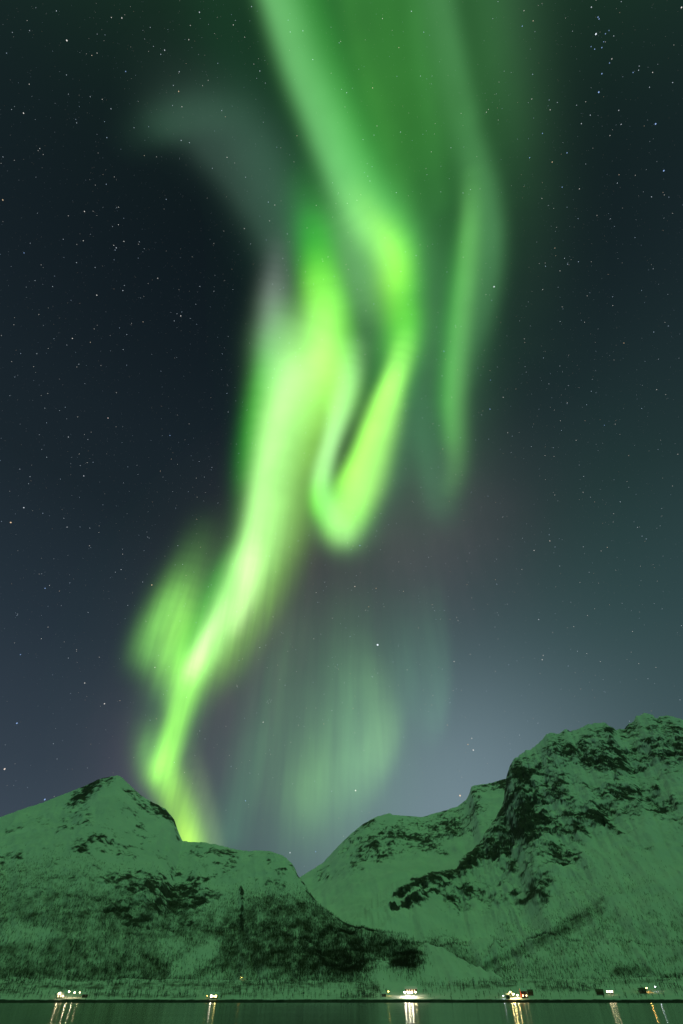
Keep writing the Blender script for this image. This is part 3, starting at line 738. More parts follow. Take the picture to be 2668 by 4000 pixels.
def aurora(name, label, arcs, alt, step):
    pts = np.concatenate([np.array(a[1], float) for a in arcs])
    D = aed(pts[:, 0], pts[:, 1])
    c = D.mean(0)
    c /= np.linalg.norm(c)
    ex = np.cross(c, (0, 0, 1.0)) if abs(c[2]) < .9 else np.cross(c, (0, 1.0, 0))
    ex /= np.linalg.norm(ex)
    ey = np.cross(ex, c)
    u, v = D @ ex / (D @ c), D @ ey / (D @ c)
    pad = np.radians(pts[:, 3:].max(1)) * 3.4 * (1 + u * u + v * v)
    us = np.arange((u - pad).min(), (u + pad).max(), step)
    vs = np.arange((v - pad).min(), (v + pad).max(), step)
    U, W = np.meshgrid(us, vs)
    V = c + U.reshape(-1, 1) * ex + W.reshape(-1, 1) * ey
    V /= np.linalg.norm(V, axis=1, keepdims=True)
    C = np.zeros((len(V), 3))
    for col, rows, p in arcs:
        C += arc_glow(V, rows, p)[:, None] * np.array(col)
    # field-aligned rays: faint vertical pleats
    az, el = np.degrees(np.arctan2(V[:, 0], V[:, 1])), np.degrees(np.arcsin(V[:, 2]))
    low = 1 - smooth(el, 30, 52)
    rays = fbm(np.stack([az * 0.55, el * 0.05, az * 0 + alt / 1000], -1), 4, 0.7)
    drift = fbm(V * 9 + alt / 700, 3, 0.5)
    C *= (1 + 0.42 * low * rays + 0.22 * drift)[:, None]
    keep = (C.max(1) > 0.0006) & (V[:, 2] > 0.02)
    far = np.minimum(alt / np.maximum(V[:, 2], 0.05), alt * 9)
    Pn = V * far[:, None] + (0, 0, CAM_H)
    idx = np.arange(len(V)).reshape(len(vs), len(us))
    q = np.stack([idx[:-1, :-1], idx[:-1, 1:], idx[1:, 1:], idx[1:, :-1]], -1).reshape(-1, 4)
    q = q[keep[q].any(1)]
    used = np.unique(q)
    remap = np.zeros(len(V), np.int64)
    remap[used] = np.arange(len(used))
    C = np.where(C.max(1, keepdims=True) > 0.0006, C, 0)[used]
    o = mesh_obj(name, Pn[used], remap[q], M_AURORA, smooth=True)
    ca = o.data.attributes.new('glow', 'FLOAT_COLOR', 'POINT')
    ca.data.foreach_set('color', np.column_stack([C, np.ones(len(C))]).astype(np.float32).ravel())
    return tag(o, label, 'aurora')


aurora('aurora_veil', 'broad dim green veil of light high beside the diagonal streak', [
    ((0.012, 0.105, 0.016), [(161.35, 80.85, 0.95, 5.24, 2.54), (116.69, 84.79, 1, 6.38, 3.1), (56.55, 81.36, 1, 7.57, 3.68), (37.74, 75.87, 0.9, 8.55, 4.15), (27.45, 69.03, 0.75, 9.52, 4.62), (21.05, 61.05, 0.4, 10.36, 5.03), (17.0, 52.18, 0.08, 10.88, 5.28)], 2.4),
    ((0.018, 0.075, 0.006), [(155.67, 82.61, 0.8, 2.72, 2.72), (98.4, 85.16, 1, 3.24, 3.24), (66.47, 82.88, 0.9, 3.53, 3.53), (40.47, 78.25, 0.4, 4.0, 4.0)], 2.0),
    ((0.03, 0.06, 0.035), [(36.85, 76.03, 0.1, 4.65, 3.67), (25.99, 69.28, 1, 5.18, 4.09), (18.95, 58.26, 0.9, 5.75, 4.54), (14.09, 49.35, 0.6, 5.98, 4.72), (11.69, 43.17, 0.1, 6.0, 4.74)], 2.0),
    ((0.016, 0.042, 0.018), [(121.51, 74.86, 1, 1.62, 1.77), (98.71, 74.86, 0.9, 1.91, 2.08), (80.81, 72.66, 0.6, 2.14, 2.34), (60.98, 67.68, 0.4, 2.49, 2.72), (45.21, 60.77, 0.2, 2.85, 3.11)], 2.0),
    ((0.002, 0.022, 0.006), [(-124.97, 77.23, 0.3, 1.83, 1.68), (-109.64, 79.43, 0.5, 2.07, 1.9), (-89.09, 81.0, 0.6, 2.31, 2.11), (-50.55, 80.92, 0.7, 2.65, 2.43), (-23.81, 78.97, 1, 2.91, 2.67)], 2.0),
    ((0.014, 0.07, 0.014), [(124.86, 77.19, 1, 1.68, 1.6), (104.14, 77.38, 1, 1.9, 1.81), (84.64, 75.53, 0.7, 2.11, 2.02), (65.52, 71.49, 0.3, 2.4, 2.29), (53.52, 67.78, 0.05, 2.63, 2.51)], 2.0),
    ((0.01, 0.045, 0.006), [(-179.36, 82.6, 0.6, 0.53, 0.63), (147.49, 87.22, 0.9, 0.62, 0.73), (55.1, 85.02, 0.8, 0.71, 0.84), (36.28, 78.9, 0.5, 0.8, 0.94)], 2.0),
    ((0.01, 0.04, 0.01), [(143.5, 80.82, 0.8, 0.56, 0.56), (108.7, 82.72, 1, 0.65, 0.65), (71.98, 80.85, 0.8, 0.74, 0.74), (49.03, 76.43, 0.4, 0.84, 0.84)], 2.0),
    ((0.012, 0.04, 0.014), [(131.52, 78.91, 0.8, 0.49, 0.49), (107.08, 79.45, 0.9, 0.56, 0.56), (81.27, 77.51, 0.5, 0.63, 0.63)], 2.0)], 31500, 0.006)
aurora('aurora_streak', 'pale green diagonal streak running down from the top edge to a vivid tip', [
    ((0.13, 0.4, 0.13), [(-140.71, 79.65, 0.95, 0.85, 1.37), (-130.16, 83.06, 1, 0.95, 1.54), (-111.99, 85.46, 0.95, 1.04, 1.67), (-55.33, 86.94, 0.95, 1.14, 1.83), (-0.93, 83.58, 0.95, 1.27, 2.04), (14.21, 79.34, 1, 1.36, 2.2), (19.86, 76.29, 0.75, 1.42, 2.29), (20.94, 73.84, 0.3, 1.46, 2.36)], 2.2),
    ((0.015, 0.16, 0.012), [(-155.08, 81.14, 0.7, 1.51, 1.1), (-149.52, 85.48, 0.8, 1.73, 1.26), (-5.35, 88.97, 0.8, 1.98, 1.44), (22.02, 82.63, 1, 2.26, 1.64), (25.58, 76.78, 1, 2.47, 1.8), (23.61, 73.0, 0.6, 2.61, 1.9)], 2.0),
    ((0.22, 0.42, 0.0), [(8.97, 82.22, 0.0, 1.3, 1.0), (17.02, 79.2, 0.45, 1.36, 1.05), (21.35, 76.93, 0.75, 1.4, 1.09), (22.06, 74.79, 0.85, 1.44, 1.12), (20.88, 73.31, 0.7, 1.47, 1.14), (18.73, 71.9, 0.35, 1.51, 1.17), (16.63, 69.62, 0.05, 1.55, 1.2)], 2.0),
    ((0.05, 0.27, 0.0), [(26.77, 77.43, 0.4, 1.33, 1.15), (25.92, 74.89, 1, 1.38, 1.2), (23.61, 73.0, 1, 1.42, 1.23), (20.63, 70.87, 0.95, 1.47, 1.27), (19.51, 68.46, 0.95, 1.51, 1.31), (17.91, 66.33, 0.6, 1.55, 1.34)], 2.2),
    ((0.13, 0.33, 0.12), [(-0.68, 81.01, 0.3, 1.61, 1.61), (4.87, 78.23, 0.8, 1.69, 1.69), (7.26, 74.99, 0.75, 1.78, 1.78), (8.28, 72.37, 0.6, 1.84, 1.84), (9.07, 69.63, 0.25, 1.9, 1.9), (8.94, 66.82, 0, 1.96, 1.96)], 2.0)], 30000, 0.0032)
aurora('aurora_hook', 'bright hook shaped loop of green light beside the main band', [
    ((0.04, 0.27, 0.008), [(23.42, 71.08, 0.6, 1.86, 1.39), (20.46, 67.76, 1, 1.94, 1.45), (17.27, 65.23, 1, 2.0, 1.5), (13.67, 62.02, 0.6, 2.07, 1.55)], 2.0),
    ((0.4, 0.95, 0.15), [(19.71, 67.28, 0.0, 0.97, 1.17), (16.28, 64.75, 0.55, 1.01, 1.21), (13.03, 62.09, 0.95, 1.03, 1.24), (9.47, 58.71, 1, 1.33, 1.65), (5.75, 53.91, 1, 1.5, 1.97), (3.31, 50.16, 1, 1.8, 2.07), (1.23, 46.98, 0.85, 2.0, 1.88), (0.27, 45.06, 0.5, 1.94, 1.72)], 2.6),
    ((0.16, 0.55, 0.02), [(12.6, 62.73, 0.4, 0.67, 1.03), (7.8, 58.82, 0.8, 0.69, 1.07), (3.37, 54.0, 0.9, 0.71, 1.09), (0.93, 51.49, 0.9, 0.72, 1.1), (-0.45, 50.21, 0.4, 0.72, 1.11)], 2.0),
    ((0.3, 0.62, 0.25), [(3.09, 66.19, 0.3, 1.39, 1.39), (1.93, 63.28, 0.7, 1.19, 1.19), (-0.25, 59.67, 0.95, 1.07, 1.07), (-2.58, 55.28, 1, 0.87, 0.87), (-3.76, 52.07, 1, 0.94, 0.94), (-3.77, 49.51, 0.6, 0.99, 0.99), (-2.07, 46.65, 0.4, 1.11, 1.11), (0.27, 44.41, 0.2, 1.27, 1.27)], 2.4),
    ((0.05, 0.36, 0.0), [(-3.65, 52.72, 0.2, 0.66, 0.82), (-4.75, 49.47, 1, 0.66, 0.83), (-4.2, 46.91, 1, 0.66, 0.83), (-2.45, 44.71, 0.4, 0.66, 0.83)], 2.0),
    ((0.05, 0.35, 0.02), [(-2.14, 48.58, 0.9, 1.55, 1.55), (0.05, 47.31, 1, 1.55, 1.55), (1.71, 47.3, 0.8, 1.55, 1.55)], 2.0),
    ((0.08, 0.25, 0.07), [(-1.56, 45.37, 0.6, 1.66, 1.66), (0.49, 44.09, 0.75, 1.66, 1.66), (2.08, 44.72, 0.5, 1.66, 1.66)], 2.0),
    ((0.02, 0.09, 0.035), [(19.84, 65.79, 0.3, 1.73, 1.73), (14.38, 58.87, 0.7, 1.84, 1.84), (8.56, 51.5, 0.7, 1.92, 1.92), (5.0, 46.88, 0.5, 1.93, 1.93), (2.97, 44.37, 0.2, 1.93, 1.93)], 2.0)], 29500, 0.0026)
aurora('aurora_band', 'brightest broad green band winding down to the saddle of the left mountain', [
    ((0.02, 0.34, 0.004), [(-30.44, 82.09, 0.05, 1.44, 1.44), (-18.43, 79.83, 0.4, 1.52, 1.52), (-13.17, 77.96, 0.95, 1.58, 1.58), (-10.89, 75.86, 1, 1.63, 1.63), (-8.4, 73.15, 0.5, 1.7, 1.7)], 2.2),
    ((0.25, 0.78, 0.07), [(-10.58, 75.37, 0.1, 1.46, 1.65), (-8.59, 73.15, 0.7, 1.51, 1.7), (-6.4, 70.57, 1, 1.56, 1.76), (-4.67, 67.57, 1, 1.62, 1.82), (-2.78, 64.45, 0.9, 1.67, 1.88), (-0.92, 61.8, 0.55, 1.7, 1.92), (0.06, 59.67, 0.15, 1.73, 1.95)], 2.3),
    ((0.03, 0.2, 0.01), [(-3.76, 75.08, 0.2, 1.19, 0.9), (0.09, 71.22, 0.9, 1.25, 0.95), (1.66, 67.63, 0.8, 1.3, 0.99), (1.87, 64.76, 0.4, 1.34, 1.02)], 2.0),
    ((0.36, 0.85, 0.22), [(-7.37, 70.26, 0.1, 2.52, 2.02), (-9.26, 67.09, 0.7, 2.87, 2.35), (-11.68, 63.41, 0.95, 2.69, 2.55), (-13.3, 59.61, 1, 2.34, 2.75), (-14.41, 55.09, 1, 1.73, 2.66), (-14.93, 50.85, 1, 1.36, 2.82), (-14.91, 46.66, 1, 1.19, 2.83), (-14.98, 42.78, 1, 1.18, 2.67), (-15.5, 39.21, 1, 1.33, 2.35), (-16.52, 35.64, 1, 1.3, 2.11), (-17.66, 32.43, 1, 1.1, 1.84), (-18.45, 29.67, 1, 0.92, 1.59), (-19.09, 27.29, 0.85, 0.85, 1.29), (-19.46, 25.3, 0.2, 0.78, 1.07)], 2.4),
    ((0.2, 0.35, 0.12), [(-13.46, 63.55, 0.5, 1.28, 1.39), (-14.85, 58.81, 1, 1.32, 1.43), (-15.42, 54.0, 0.9, 1.34, 1.46), (-15.4, 47.56, 0.6, 1.36, 1.47), (-15.19, 42.75, 0.7, 1.35, 1.46), (-15.7, 39.18, 0.6, 1.33, 1.44)], 2.0),
    ((0.19, 0.46, 0.045), [(-6.03, 64.64, 0.8, 2.28, 2.01), (-5.22, 59.57, 1.1, 2.37, 2.09), (-6.32, 54.83, 0.9, 2.42, 2.13), (-8.19, 49.92, 0.65, 2.44, 2.16), (-8.93, 45.67, 0.55, 2.44, 2.15), (-10.04, 41.73, 0.5, 2.42, 2.13), (-11.99, 36.8, 0.6, 2.36, 2.08), (-14.05, 32.3, 0.6, 2.27, 2.0), (-15.96, 28.55, 0.6, 2.18, 1.92), (-17.01, 26.16, 0.2, 2.11, 1.86)], 2.3),
    ((0.01, 0.24, 0.004), [(-21.4, 65.57, 0.2, 0.98, 1.08), (-20.34, 61.17, 0.9, 1.01, 1.12), (-19.63, 55.61, 1, 1.04, 1.15), (-18.85, 51.24, 0.8, 1.06, 1.17), (-18.08, 47.16, 0.3, 1.06, 1.17), (-17.26, 41.81, 0.35, 1.06, 1.17), (-18.67, 37.17, 0.8, 1.03, 1.14), (-19.87, 32.69, 1, 0.99, 1.09), (-20.61, 29.05, 1, 0.95, 1.05), (-20.7, 26.77, 0.4, 0.93, 1.03)], 2.0),
    ((0.15, 0.38, 0.14), [(-23.25, 71.11, 0.0, 1.34, 1.7), (-20.72, 68.31, 0.6, 1.38, 1.76), (-20.2, 65.44, 0.8, 1.42, 1.81), (-17.89, 62.75, 0.5, 1.46, 1.86)], 2.0),
    ((0.25, 0.3, 0.16), [(-16.62, 35.31, 0.0, 0.59, 0.7), (-17.93, 32.1, 0.7, 0.58, 0.68), (-18.86, 29.32, 1, 0.56, 0.66), (-19.48, 26.95, 0.9, 0.54, 0.64), (-19.69, 25.54, 0.1, 0.53, 0.63)], 2.0),
    ((0.25, 0.3, 0.16), [(-14.4, 42.22, 0.1, 0.96, 0.84), (-14.18, 38.75, 0.9, 0.94, 0.83), (-14.36, 35.3, 1, 0.93, 0.82), (-14.99, 32.49, 0.7, 0.91, 0.8), (-15.34, 30.96, 0.0, 0.89, 0.79)], 2.0),
    ((0.13, 0.15, 0.14), [(-28.74, 75.87, 0.1, 0.95, 1.17), (-25.8, 73.27, 0.55, 0.99, 1.22), (-24.23, 70.97, 1, 1.02, 1.26), (-23.23, 68.54, 0.7, 1.05, 1.3), (-22.14, 66.05, 0.25, 1.07, 1.33)], 2.0),
    ((0.07, 0.24, 0.05), [(-19.33, 27.54, 0.7, 1.24, 1.62), (-19.68, 23.65, 1, 1.19, 1.54), (-19.62, 20.3, 0.7, 1.13, 1.47), (-19.85, 17.35, 0.5, 1.08, 1.4)], 2.0),
    ((0.22, 0.66, 0.045), [(-19.32, 26.98, 0.5, 1.19, 1.29), (-19.56, 23.66, 0.85, 1.04, 1.14), (-19.65, 21.56, 0.95, 0.83, 0.97), (-19.74, 19.54, 1, 0.8, 0.94), (-19.78, 17.83, 1, 0.78, 0.91), (-19.93, 16.29, 0.5, 0.76, 0.89)], 2.2),
    ((0.1, 0.33, 0.05), [(-22.05, 19.5, 0.4, 1.01, 1.23), (-21.38, 17.89, 0.9, 0.99, 1.2), (-20.53, 16.58, 1, 0.97, 1.18), (-19.25, 15.32, 0.7, 0.96, 1.17)], 2.0),
    ((0.24, 0.58, 0.03), [(-19.79, 16.42, 0.5, 1.02, 1.15), (-18.67, 15.15, 0.8, 1.0, 1.13), (-17.41, 13.47, 0.9, 0.98, 1.1), (-16.39, 12.04, 0.95, 0.96, 1.08), (-15.45, 10.64, 1, 0.94, 1.05), (-14.7, 9.27, 1, 0.91, 1.03)], 2.3),
    ((0.14, 0.18, 0.01), [(-17.12, 12.41, 0.1, 0.6, 0.64), (-15.95, 11.02, 0.9, 0.59, 0.63), (-15.26, 9.84, 1, 0.58, 0.62)], 2.0),
    ((0.09, 0.155, 0.05), [(-17.3, 18.07, 0.2, 1.42, 1.02), (-15.6, 15.16, 0.6, 1.37, 0.98), (-14.2, 12.59, 0.9, 1.31, 0.94), (-13.13, 10.13, 1, 1.25, 0.9)], 2.8)], 29000, 0.0026)
aurora('aurora_patch', 'soft green patch glowing to the left of the lower main band', [
    ((0.15, 0.46, 0.075), [(-23.02, 42.68, 0.04, 1.44, 2.16), (-23.35, 39.43, 0.22, 1.42, 2.12), (-23.7, 35.93, 0.5, 1.38, 2.08), (-24.44, 32.74, 0.9, 1.34, 2.02), (-25.0, 30.27, 0.95, 1.31, 1.96), (-25.18, 28.24, 0.7, 1.28, 1.92), (-25.26, 26.83, 0.1, 1.26, 1.89)], 2.2),
    ((0.18, 0.5, 0.05), [(-23.21, 35.11, 0.2, 1.65, 1.65), (-22.48, 31.64, 0.7, 1.61, 1.61), (-22.01, 28.82, 0.9, 1.57, 1.57), (-21.3, 26.68, 0.9, 1.54, 1.54), (-20.42, 24.89, 0.3, 1.52, 1.52)], 2.0),
    ((0.04, 0.14, 0.045), [(-22.68, 27.01, 0.5, 1.48, 1.48), (-22.09, 24.37, 0.5, 1.44, 1.44), (-22.54, 22.2, 0.25, 1.4, 1.4), (-23.04, 20.36, 0.02, 1.35, 1.35)], 2.0)], 30500, 0.0036)
aurora('aurora_curtain', 'faint grey green curtain hanging low above the far mountain saddle', [
    ((0.024, 0.07, 0.02), [(-0.16, 37.41, 0.03, 5.36, 5.36), (-0.32, 29.8, 0.3, 5.09, 5.09), (-1.08, 22.76, 0.65, 4.73, 4.73), (-2.47, 17.62, 0.95, 4.39, 4.39), (-3.79, 14.98, 0.8, 4.2, 4.2), (-4.18, 12.5, 0.1, 4.01, 4.01)], 2.0),
    ((0.055, 0.14, 0.032), [(-1.43, 24.11, 0.05, 2.26, 2.83), (-2.2, 20.13, 0.45, 2.15, 2.68), (-2.9, 17.37, 0.9, 2.06, 2.57), (-3.4, 15.69, 1, 2.0, 2.5), (-3.59, 14.07, 0.5, 1.94, 2.43), (-3.64, 12.51, 0, 1.89, 2.36)], 2.0),
    ((0.062, 0.152, 0.036), [(3.88, 31.82, 0.03, 2.58, 1.28), (5.21, 25.96, 0.4, 2.44, 1.21), (5.7, 22.13, 0.85, 2.33, 1.15), (5.01, 19.31, 1, 2.25, 1.11), (3.73, 16.87, 0.6, 2.17, 1.07), (2.72, 14.99, 0.1, 2.1, 1.04)], 2.4),
    ((0.03, 0.08, 0.03), [(0.62, 35.85, 0.05, 1.88, 2.81), (1.25, 28.33, 0.6, 1.77, 2.66), (1.47, 22.76, 1, 1.67, 2.5), (1.08, 18.87, 0.9, 1.58, 2.37), (-0.11, 15.71, 0.2, 1.5, 2.26)], 2.0),
    ((0.022, 0.07, 0.032), [(14.31, 38.11, 0.05, 1.69, 0.86), (13.8, 31.13, 0.5, 1.62, 0.82), (13.14, 26.3, 0.8, 1.55, 0.79), (12.01, 22.58, 0.8, 1.49, 0.76), (10.77, 19.81, 0.1, 1.44, 0.73)], 2.4),
    ((0.016, 0.052, 0.024), [(10.14, 36.98, 0.05, 1.55, 1.55), (9.35, 29.47, 0.7, 1.47, 1.47), (8.86, 24.68, 0.8, 1.4, 1.4), (7.95, 21.25, 0.1, 1.35, 1.35)], 2.0),
    ((0.014, 0.046, 0.014), [(-6.81, 32.6, 0.3, 10.04, 8.82), (-2.79, 25.47, 0.9, 9.46, 8.32), (-1.02, 18.87, 1, 8.7, 7.64), (-3.73, 14.06, 0.7, 8.02, 7.04)], 2.0),
    ((0.012, 0.055, 0.022), [(-8.97, 30.97, 0.1, 1.79, 1.49), (-9.48, 23.82, 0.5, 1.67, 1.39), (-10.46, 17.36, 0.9, 1.51, 1.26), (-11.4, 11.65, 1, 1.36, 1.13)], 2.0),
    ((0.016, 0.035, 0.012), [(-7.14, 35.64, 0.1, 1.24, 1.36), (-8.06, 28.1, 0.8, 1.17, 1.28), (-8.5, 21.22, 0.8, 1.08, 1.18), (-9.4, 15.05, 0.4, 0.97, 1.07)], 2.0)], 32000, 0.0036)
aurora('aurora_haze', 'dim purple brown glow in the gap under the bright loop', [
    ((0.036, 0.016, 0.024), [(7.44, 44.17, 0.3, 7.03, 7.03), (-7.59, 39.37, 0.9, 6.94, 6.94), (-13.09, 27.71, 1, 6.29, 6.29), (-14.51, 19.55, 0.8, 5.64, 5.64)], 2.0),
    ((0.022, 0.012, 0.018), [(-23.29, 21.08, 0.3, 2.97, 1.73), (-21.71, 16.45, 1, 2.79, 1.63), (-19.42, 13.32, 0.5, 2.68, 1.56)], 2.0),
    ((0.028, 0.018, 0.024), [(23.69, 46.09, 0.4, 6.94, 6.04), (17.93, 42.35, 1, 7.09, 6.16), (10.79, 38.49, 0.6, 7.17, 6.24)], 2.0)], 33000, 0.008)
aurora('aurora_ribbon', 'thin green ribbon hanging alone on the right of the loop', [
    ((0.052, 0.175, 0.058), [(135.28, 79.64, 0.55, 1.03, 0.72), (109.04, 80.48, 0.65, 1.16, 0.82), (82.99, 78.83, 0.6, 1.3, 0.92), (68.84, 75.88, 0.75, 1.4, 0.99), (60.47, 73.03, 0.9, 1.49, 1.05), (53.48, 70.4, 0.95, 1.57, 1.11), (46.6, 67.82, 0.75, 1.66, 1.17), (40.37, 65.29, 0.6, 1.75, 1.23), (34.98, 62.7, 0.35, 1.82, 1.29), (30.72, 60.31, 0.15, 1.89, 1.33)], 2.2),
    ((0.085, 0.28, 0.06), [(66.47, 76.22, 0.05, 0.66, 0.8), (56.22, 74.12, 0.6, 0.7, 0.86), (48.0, 71.75, 1, 0.74, 0.91), (40.94, 69.02, 1, 0.79, 0.96), (34.35, 65.42, 0.9, 0.83, 1.02), (29.38, 61.6, 0.85, 0.87, 1.07), (25.81, 57.62, 0.85, 0.9, 1.1), (23.63, 53.58, 0.75, 0.92, 1.13), (22.06, 50.33, 0.45, 0.93, 1.14), (19.48, 46.92, 0.08, 0.94, 1.15)], 2.2),
    ((0.012, 0.13, 0.006), [(48.78, 73.19, 0.2, 0.81, 0.69), (36.72, 68.58, 0.9, 0.89, 0.76), (28.83, 63.29, 1, 0.96, 0.82), (24.61, 58.52, 1, 1.01, 0.85), (22.97, 54.36, 0.5, 1.03, 0.87)], 2.0),
    ((0.018, 0.085, 0.03), [(20.54, 59.58, 0.15, 1.14, 1.65), (18.27, 55.19, 0.7, 1.17, 1.7), (17.42, 50.5, 0.9, 1.19, 1.72), (17.19, 46.98, 0.6, 1.19, 1.72), (17.78, 44.62, 0.1, 1.19, 1.71)], 2.2)], 30200, 0.0032)
aurora('aurora_wisp', 'faint grey green wisp bending away on the left of the diagonal streak', [
    ((0.014, 0.04, 0.022), [(-79.41, 69.16, 0.0, 1.01, 1.16), (-80.58, 71.49, 0.5, 1.01, 1.17), (-81.29, 73.48, 1, 1.01, 1.17), (-81.92, 75.93, 0.9, 1.02, 1.18), (-81.55, 78.31, 0.55, 1.03, 1.19), (-78.04, 80.79, 0.15, 1.05, 1.21)], 2.2),
    ((0.022, 0.042, 0.03), [(-81.46, 73.74, 0.2, 1.25, 2.92), (-77.2, 75.7, 0.8, 1.29, 3.02), (-67.93, 76.92, 1, 1.36, 3.18), (-57.67, 77.37, 1, 1.42, 3.34), (-45.74, 77.23, 0.95, 1.5, 3.51), (-34.82, 76.36, 0.9, 1.57, 3.68), (-27.35, 74.71, 0.7, 1.64, 3.83)], 2.2),
    ((0.016, 0.034, 0.026), [(-77.06, 77.45, 0.4, 2.42, 2.22), (-69.3, 79.86, 1, 2.5, 2.3), (-48.11, 80.13, 1, 2.7, 2.47), (-29.93, 78.37, 0.7, 2.9, 2.66)], 2.0)], 31000, 0.004)

# ------------------------------------------------------------------ stars
m, nt = material('starlight')
at = nt.n('ShaderNodeAttribute', attribute_name='glow').outputs['Color']
finish(nt, nt.n('ShaderNodeEmission', inp={0: at, 1: 1.0}).outputs[0])
m.cycles.emission_sampling = 'NONE'
M_STAR = m
STAR_R = 600000.0
OCT_V = np.array([(1, 0, 0), (-1, 0, 0), (0, 1, 0), (0, -1, 0), (0, 0, 1), (0, 0, -1)], float)
OCT_F = np.array([(0, 2, 4), (2, 1, 4), (1, 3, 4), (3, 0, 4), (2, 0, 5), (1, 2, 5), (3, 1, 5), (0, 3, 5)])


def star_mesh(name, dirs, size_deg, colors, center=False):
    dirs = np.atleast_2d(dirs)
    size = np.radians(np.atleast_1d(size_deg)) * STAR_R
    pos = dirs * STAR_R
    v = (0 if center else pos[:, None, :]) + OCT_V[None] * size[:, None, None]
    f = (OCT_F[None] + (np.arange(len(dirs)) * 6)[:, None, None]).reshape(-1, 3)
    o = mesh_obj(name, np.asarray(v).reshape(-1, 3), f, M_STAR)
    if center:
        o.location = pos[0]
    c = np.repeat(np.column_stack([np.atleast_2d(colors), np.ones(len(dirs))]), 6, axis=0)
    a_ = o.data.attributes.new('glow', 'FLOAT_COLOR', 'POINT')
    a_.data.foreach_set('color', c.astype(np.float32).ravel())
    return o


for az, el, size, colr, label in [(5.061, 30.617, 0.125, (1.12, 1.22, 1.36), 'brightest white star, alone in the middle of the sky below the bright loop'), (98.725, 68.656, 0.069, (1.05, 1.15, 1.27), 'big blue white star topping the small star cluster of the upper right'), (46.318, 66.554, 0.079, (0.84, 0.92, 1.02), 'bright white star just beside the lone green ribbon'), (89.234, 67.434, 0.064, (0.37, 0.57, 1.02), 'vivid blue star lowest of the upper right star cluster'), (85.15, 62.185, 0.064, (0.37, 0.57, 1.02), 'blue star by itself near the right edge, under the star cluster'), (79.298, 59.888, 0.065, (0.37, 0.57, 1.02), 'blue star furthest down the right edge of the dark upper sky'), (12.892, 14.694, 0.091, (1.1, 0.8, 0.5), 'orange star touching the crest of the far mountain'), (1.569, 15.518, 0.079, (0.94, 0.91, 0.86), 'white star low in the foot of the faint aurora curtain'), (-46.115, 35.359, 0.084, (0.94, 0.67, 0.42), 'orange star close to the left edge, midway up the sky'), (-34.058, 14.669, 0.09, (0.94, 0.79, 0.7), 'large warm white star low at the left edge over the mountain slope'), (-29.677, 12.849, 0.078, (0.34, 0.52, 0.94), 'blue star resting on the long left slope of the peaked mountain'), (-34.925, 18.41, 0.08, (0.31, 0.48, 0.85), 'pale blue star low on the left, above the large warm white one'), (-97.132, 67.072, 0.061, (0.94, 0.91, 0.86), 'white star in the top corner left of the aurora'), (-27.539, 34.599, 0.073, (0.85, 0.61, 0.38), 'small orange star at the outer edge of the soft green patch'), (15.221, 18.743, 0.074, (0.94, 0.91, 0.86), 'white star lowest of the three stars in line left of the right hand summit')]:
    tag(star_mesh('star', aed(az, el)[None], size, [colr], True), label, 'star')

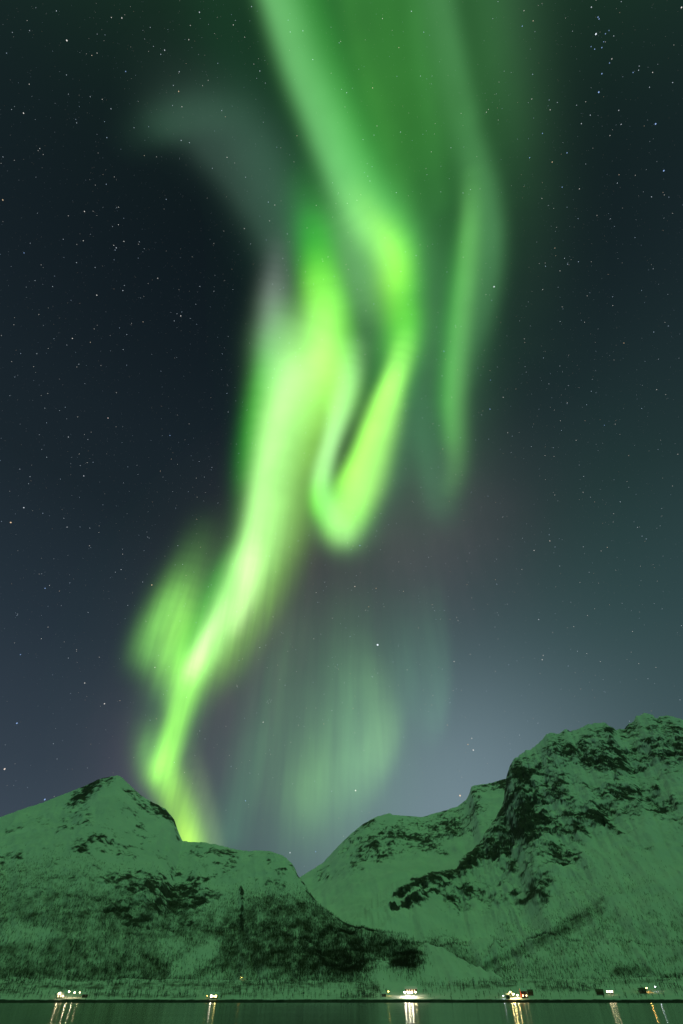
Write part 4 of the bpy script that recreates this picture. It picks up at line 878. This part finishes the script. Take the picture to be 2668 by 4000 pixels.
SL = np.array([(92.208, 67.588, 0.051, 0.31, 0.48, 0.85), (101.332, 68.681, 0.045, 0.28, 0.43, 0.77), (101.008, 68.59, 0.045, 0.28, 0.43, 0.77), (99.767, 62.998, 0.057, 0.85, 0.82, 0.78), (78.032, 68.247, 0.051, 0.28, 0.43, 0.77), (80.514, 70.98, 0.047, 0.24, 0.38, 0.68), (96.384, 68.035, 0.046, 0.24, 0.38, 0.68), (96.312, 68.556, 0.046, 0.24, 0.38, 0.68), (98.456, 67.956, 0.044, 0.21, 0.33, 0.59), (97.269, 67.985, 0.038, 0.21, 0.33, 0.59), (98.854, 67.734, 0.038, 0.21, 0.33, 0.59), (96.826, 68.864, 0.039, 0.21, 0.33, 0.59), (93.82, 67.201, 0.043, 0.24, 0.38, 0.68), (94.42, 67.1, 0.042, 0.68, 0.66, 0.63), (92.155, 65.239, 0.042, 0.24, 0.38, 0.68), (103.223, 69.242, 0.047, 0.56, 0.61, 0.68), (75.485, 69.153, 0.05, 0.68, 0.49, 0.31), (103.938, 74.339, 0.043, 0.24, 0.38, 0.68), (83.704, 68.013, 0.046, 0.49, 0.54, 0.59), (71.721, 67.257, 0.049, 0.24, 0.38, 0.68), (85.517, 70.981, 0.042, 0.59, 0.58, 0.55), (86.546, 65.404, 0.044, 0.49, 0.54, 0.59), (84.478, 64.812, 0.045, 0.49, 0.54, 0.59), (74.731, 71.247, 0.048, 0.24, 0.38, 0.68), (-45.957, 37.224, 0.071, 0.63, 0.69, 0.77), (-38.989, 30.789, 0.067, 0.24, 0.38, 0.68), (-42.226, 42.977, 0.06, 0.56, 0.61, 0.68), (-44.003, 49.742, 0.06, 0.77, 0.61, 0.57), (-40.485, 37.342, 0.054, 0.49, 0.54, 0.59), (-46.902, 45.746, 0.054, 0.49, 0.54, 0.59), (-27.746, 21.638, 0.072, 0.77, 0.74, 0.7), (-30.524, 23.149, 0.065, 0.68, 0.66, 0.63), (-37.743, 24.185, 0.06, 0.21, 0.33, 0.59), (-103.034, 71.397, 0.05, 0.68, 0.66, 0.63), (-111.149, 77.258, 0.047, 0.56, 0.61, 0.68), (-43.902, 63.576, 0.06, 0.77, 0.74, 0.7), (-58.175, 59.07, 0.059, 0.77, 0.74, 0.7), (-55.702, 54.177, 0.057, 0.77, 0.74, 0.7), (-86.618, 62.23, 0.055, 0.77, 0.74, 0.7), (-70.568, 63.125, 0.053, 0.77, 0.74, 0.7), (-62.503, 63.662, 0.051, 0.56, 0.61, 0.68), (-62.645, 64.661, 0.051, 0.59, 0.58, 0.55), (-52.797, 64.881, 0.053, 0.59, 0.58, 0.55), (-55.81, 61.354, 0.052, 0.49, 0.54, 0.59), (-88.987, 75.277, 0.05, 0.68, 0.49, 0.31), (-93.109, 71.157, 0.044, 0.24, 0.38, 0.68), (-98.76, 74.555, 0.048, 0.56, 0.61, 0.68), (-76.35, 57.432, 0.062, 0.68, 0.49, 0.31), (-69.134, 56.306, 0.052, 0.21, 0.33, 0.59), (27.963, 63.731, 0.058, 0.28, 0.43, 0.77), (32.265, 55.387, 0.061, 0.28, 0.43, 0.77), (35.529, 55.888, 0.052, 0.59, 0.58, 0.55), (15.312, 19.88, 0.06, 0.68, 0.66, 0.63), (14.748, 19.327, 0.057, 0.68, 0.49, 0.31), (2.089, 37.675, 0.067, 0.77, 0.65, 0.57), (5.391, 37.352, 0.056, 0.59, 0.43, 0.27), (26.869, 30.747, 0.059, 0.56, 0.61, 0.68), (15.021, 27.972, 0.061, 0.68, 0.66, 0.63), (25.624, 26.564, 0.06, 0.68, 0.66, 0.63), (25.909, 26.977, 0.055, 0.59, 0.58, 0.55), (-5.254, 10.126, 0.065, 0.56, 0.61, 0.68), (-2.649, 10.24, 0.058, 0.18, 0.29, 0.51), (32.146, 38.638, 0.06, 0.68, 0.58, 0.51), (29.626, 38.213, 0.06, 0.68, 0.66, 0.63), (3.15, 42.732, 0.065, 0.28, 0.43, 0.77), (-32.013, 35.218, 0.056, 0.49, 0.54, 0.59), (-23.753, 26.082, 0.061, 0.59, 0.58, 0.55), (-9.58, 21.922, 0.057, 0.68, 0.66, 0.63), (-10.429, 14.364, 0.058, 0.21, 0.33, 0.59), (-33.981, 51.442, 0.058, 0.24, 0.38, 0.68), (-1.757, 59.965, 0.055, 0.34, 0.33, 0.31), (56.5, 52.919, 0.052, 0.51, 0.37, 0.23), (34.842, 58.329, 0.047, 0.21, 0.33, 0.59), (46.789, 47.378, 0.049, 0.18, 0.29, 0.51), (4.088, 35.164, 0.056, 0.42, 0.31, 0.19), (42.614, 36.405, 0.044, 0.42, 0.46, 0.51), (-9.333, 24.159, 0.034, 0.35, 0.38, 0.42), (-9.129, 24.308, 0.034, 0.35, 0.38, 0.42), (-8.968, 24.072, 0.034, 0.35, 0.38, 0.42), (-9.204, 23.922, 0.034, 0.35, 0.38, 0.42), (-8.898, 24.267, 0.034, 0.35, 0.38, 0.42), (-9.41, 24.018, 0.034, 0.35, 0.38, 0.42)])
N = 40000
zs = rng.uniform(0.03, 1.0, N)
ph = rng.uniform(0, 2 * math.pi, N)
rad = np.sqrt(1 - zs * zs)
fd = np.stack([rad * np.cos(ph), rad * np.sin(ph), zs], -1)
mag = rng.random(N) ** 7
fs = 0.016 + 0.020 * mag
tint = np.array([(0.75, 0.88, 1.0), (1.0, 0.97, 0.9), (0.6, 0.78, 1.0), (1.0, 0.8, 0.6)])[rng.choice(4, N, p=(.4, .3, .22, .08))]
fc = tint * (0.13 + 0.75 * mag)[:, None] * (0.35 + 0.65 * smooth(zs, 0.05, 0.5))[:, None]
dirs = np.vstack([aed(SL[:, 0], SL[:, 1]), fd])
o = star_mesh('stars', dirs, np.concatenate([SL[:, 2], fs]), np.vstack([SL[:, 3:6], fc]))
tag(o, kind='stuff')
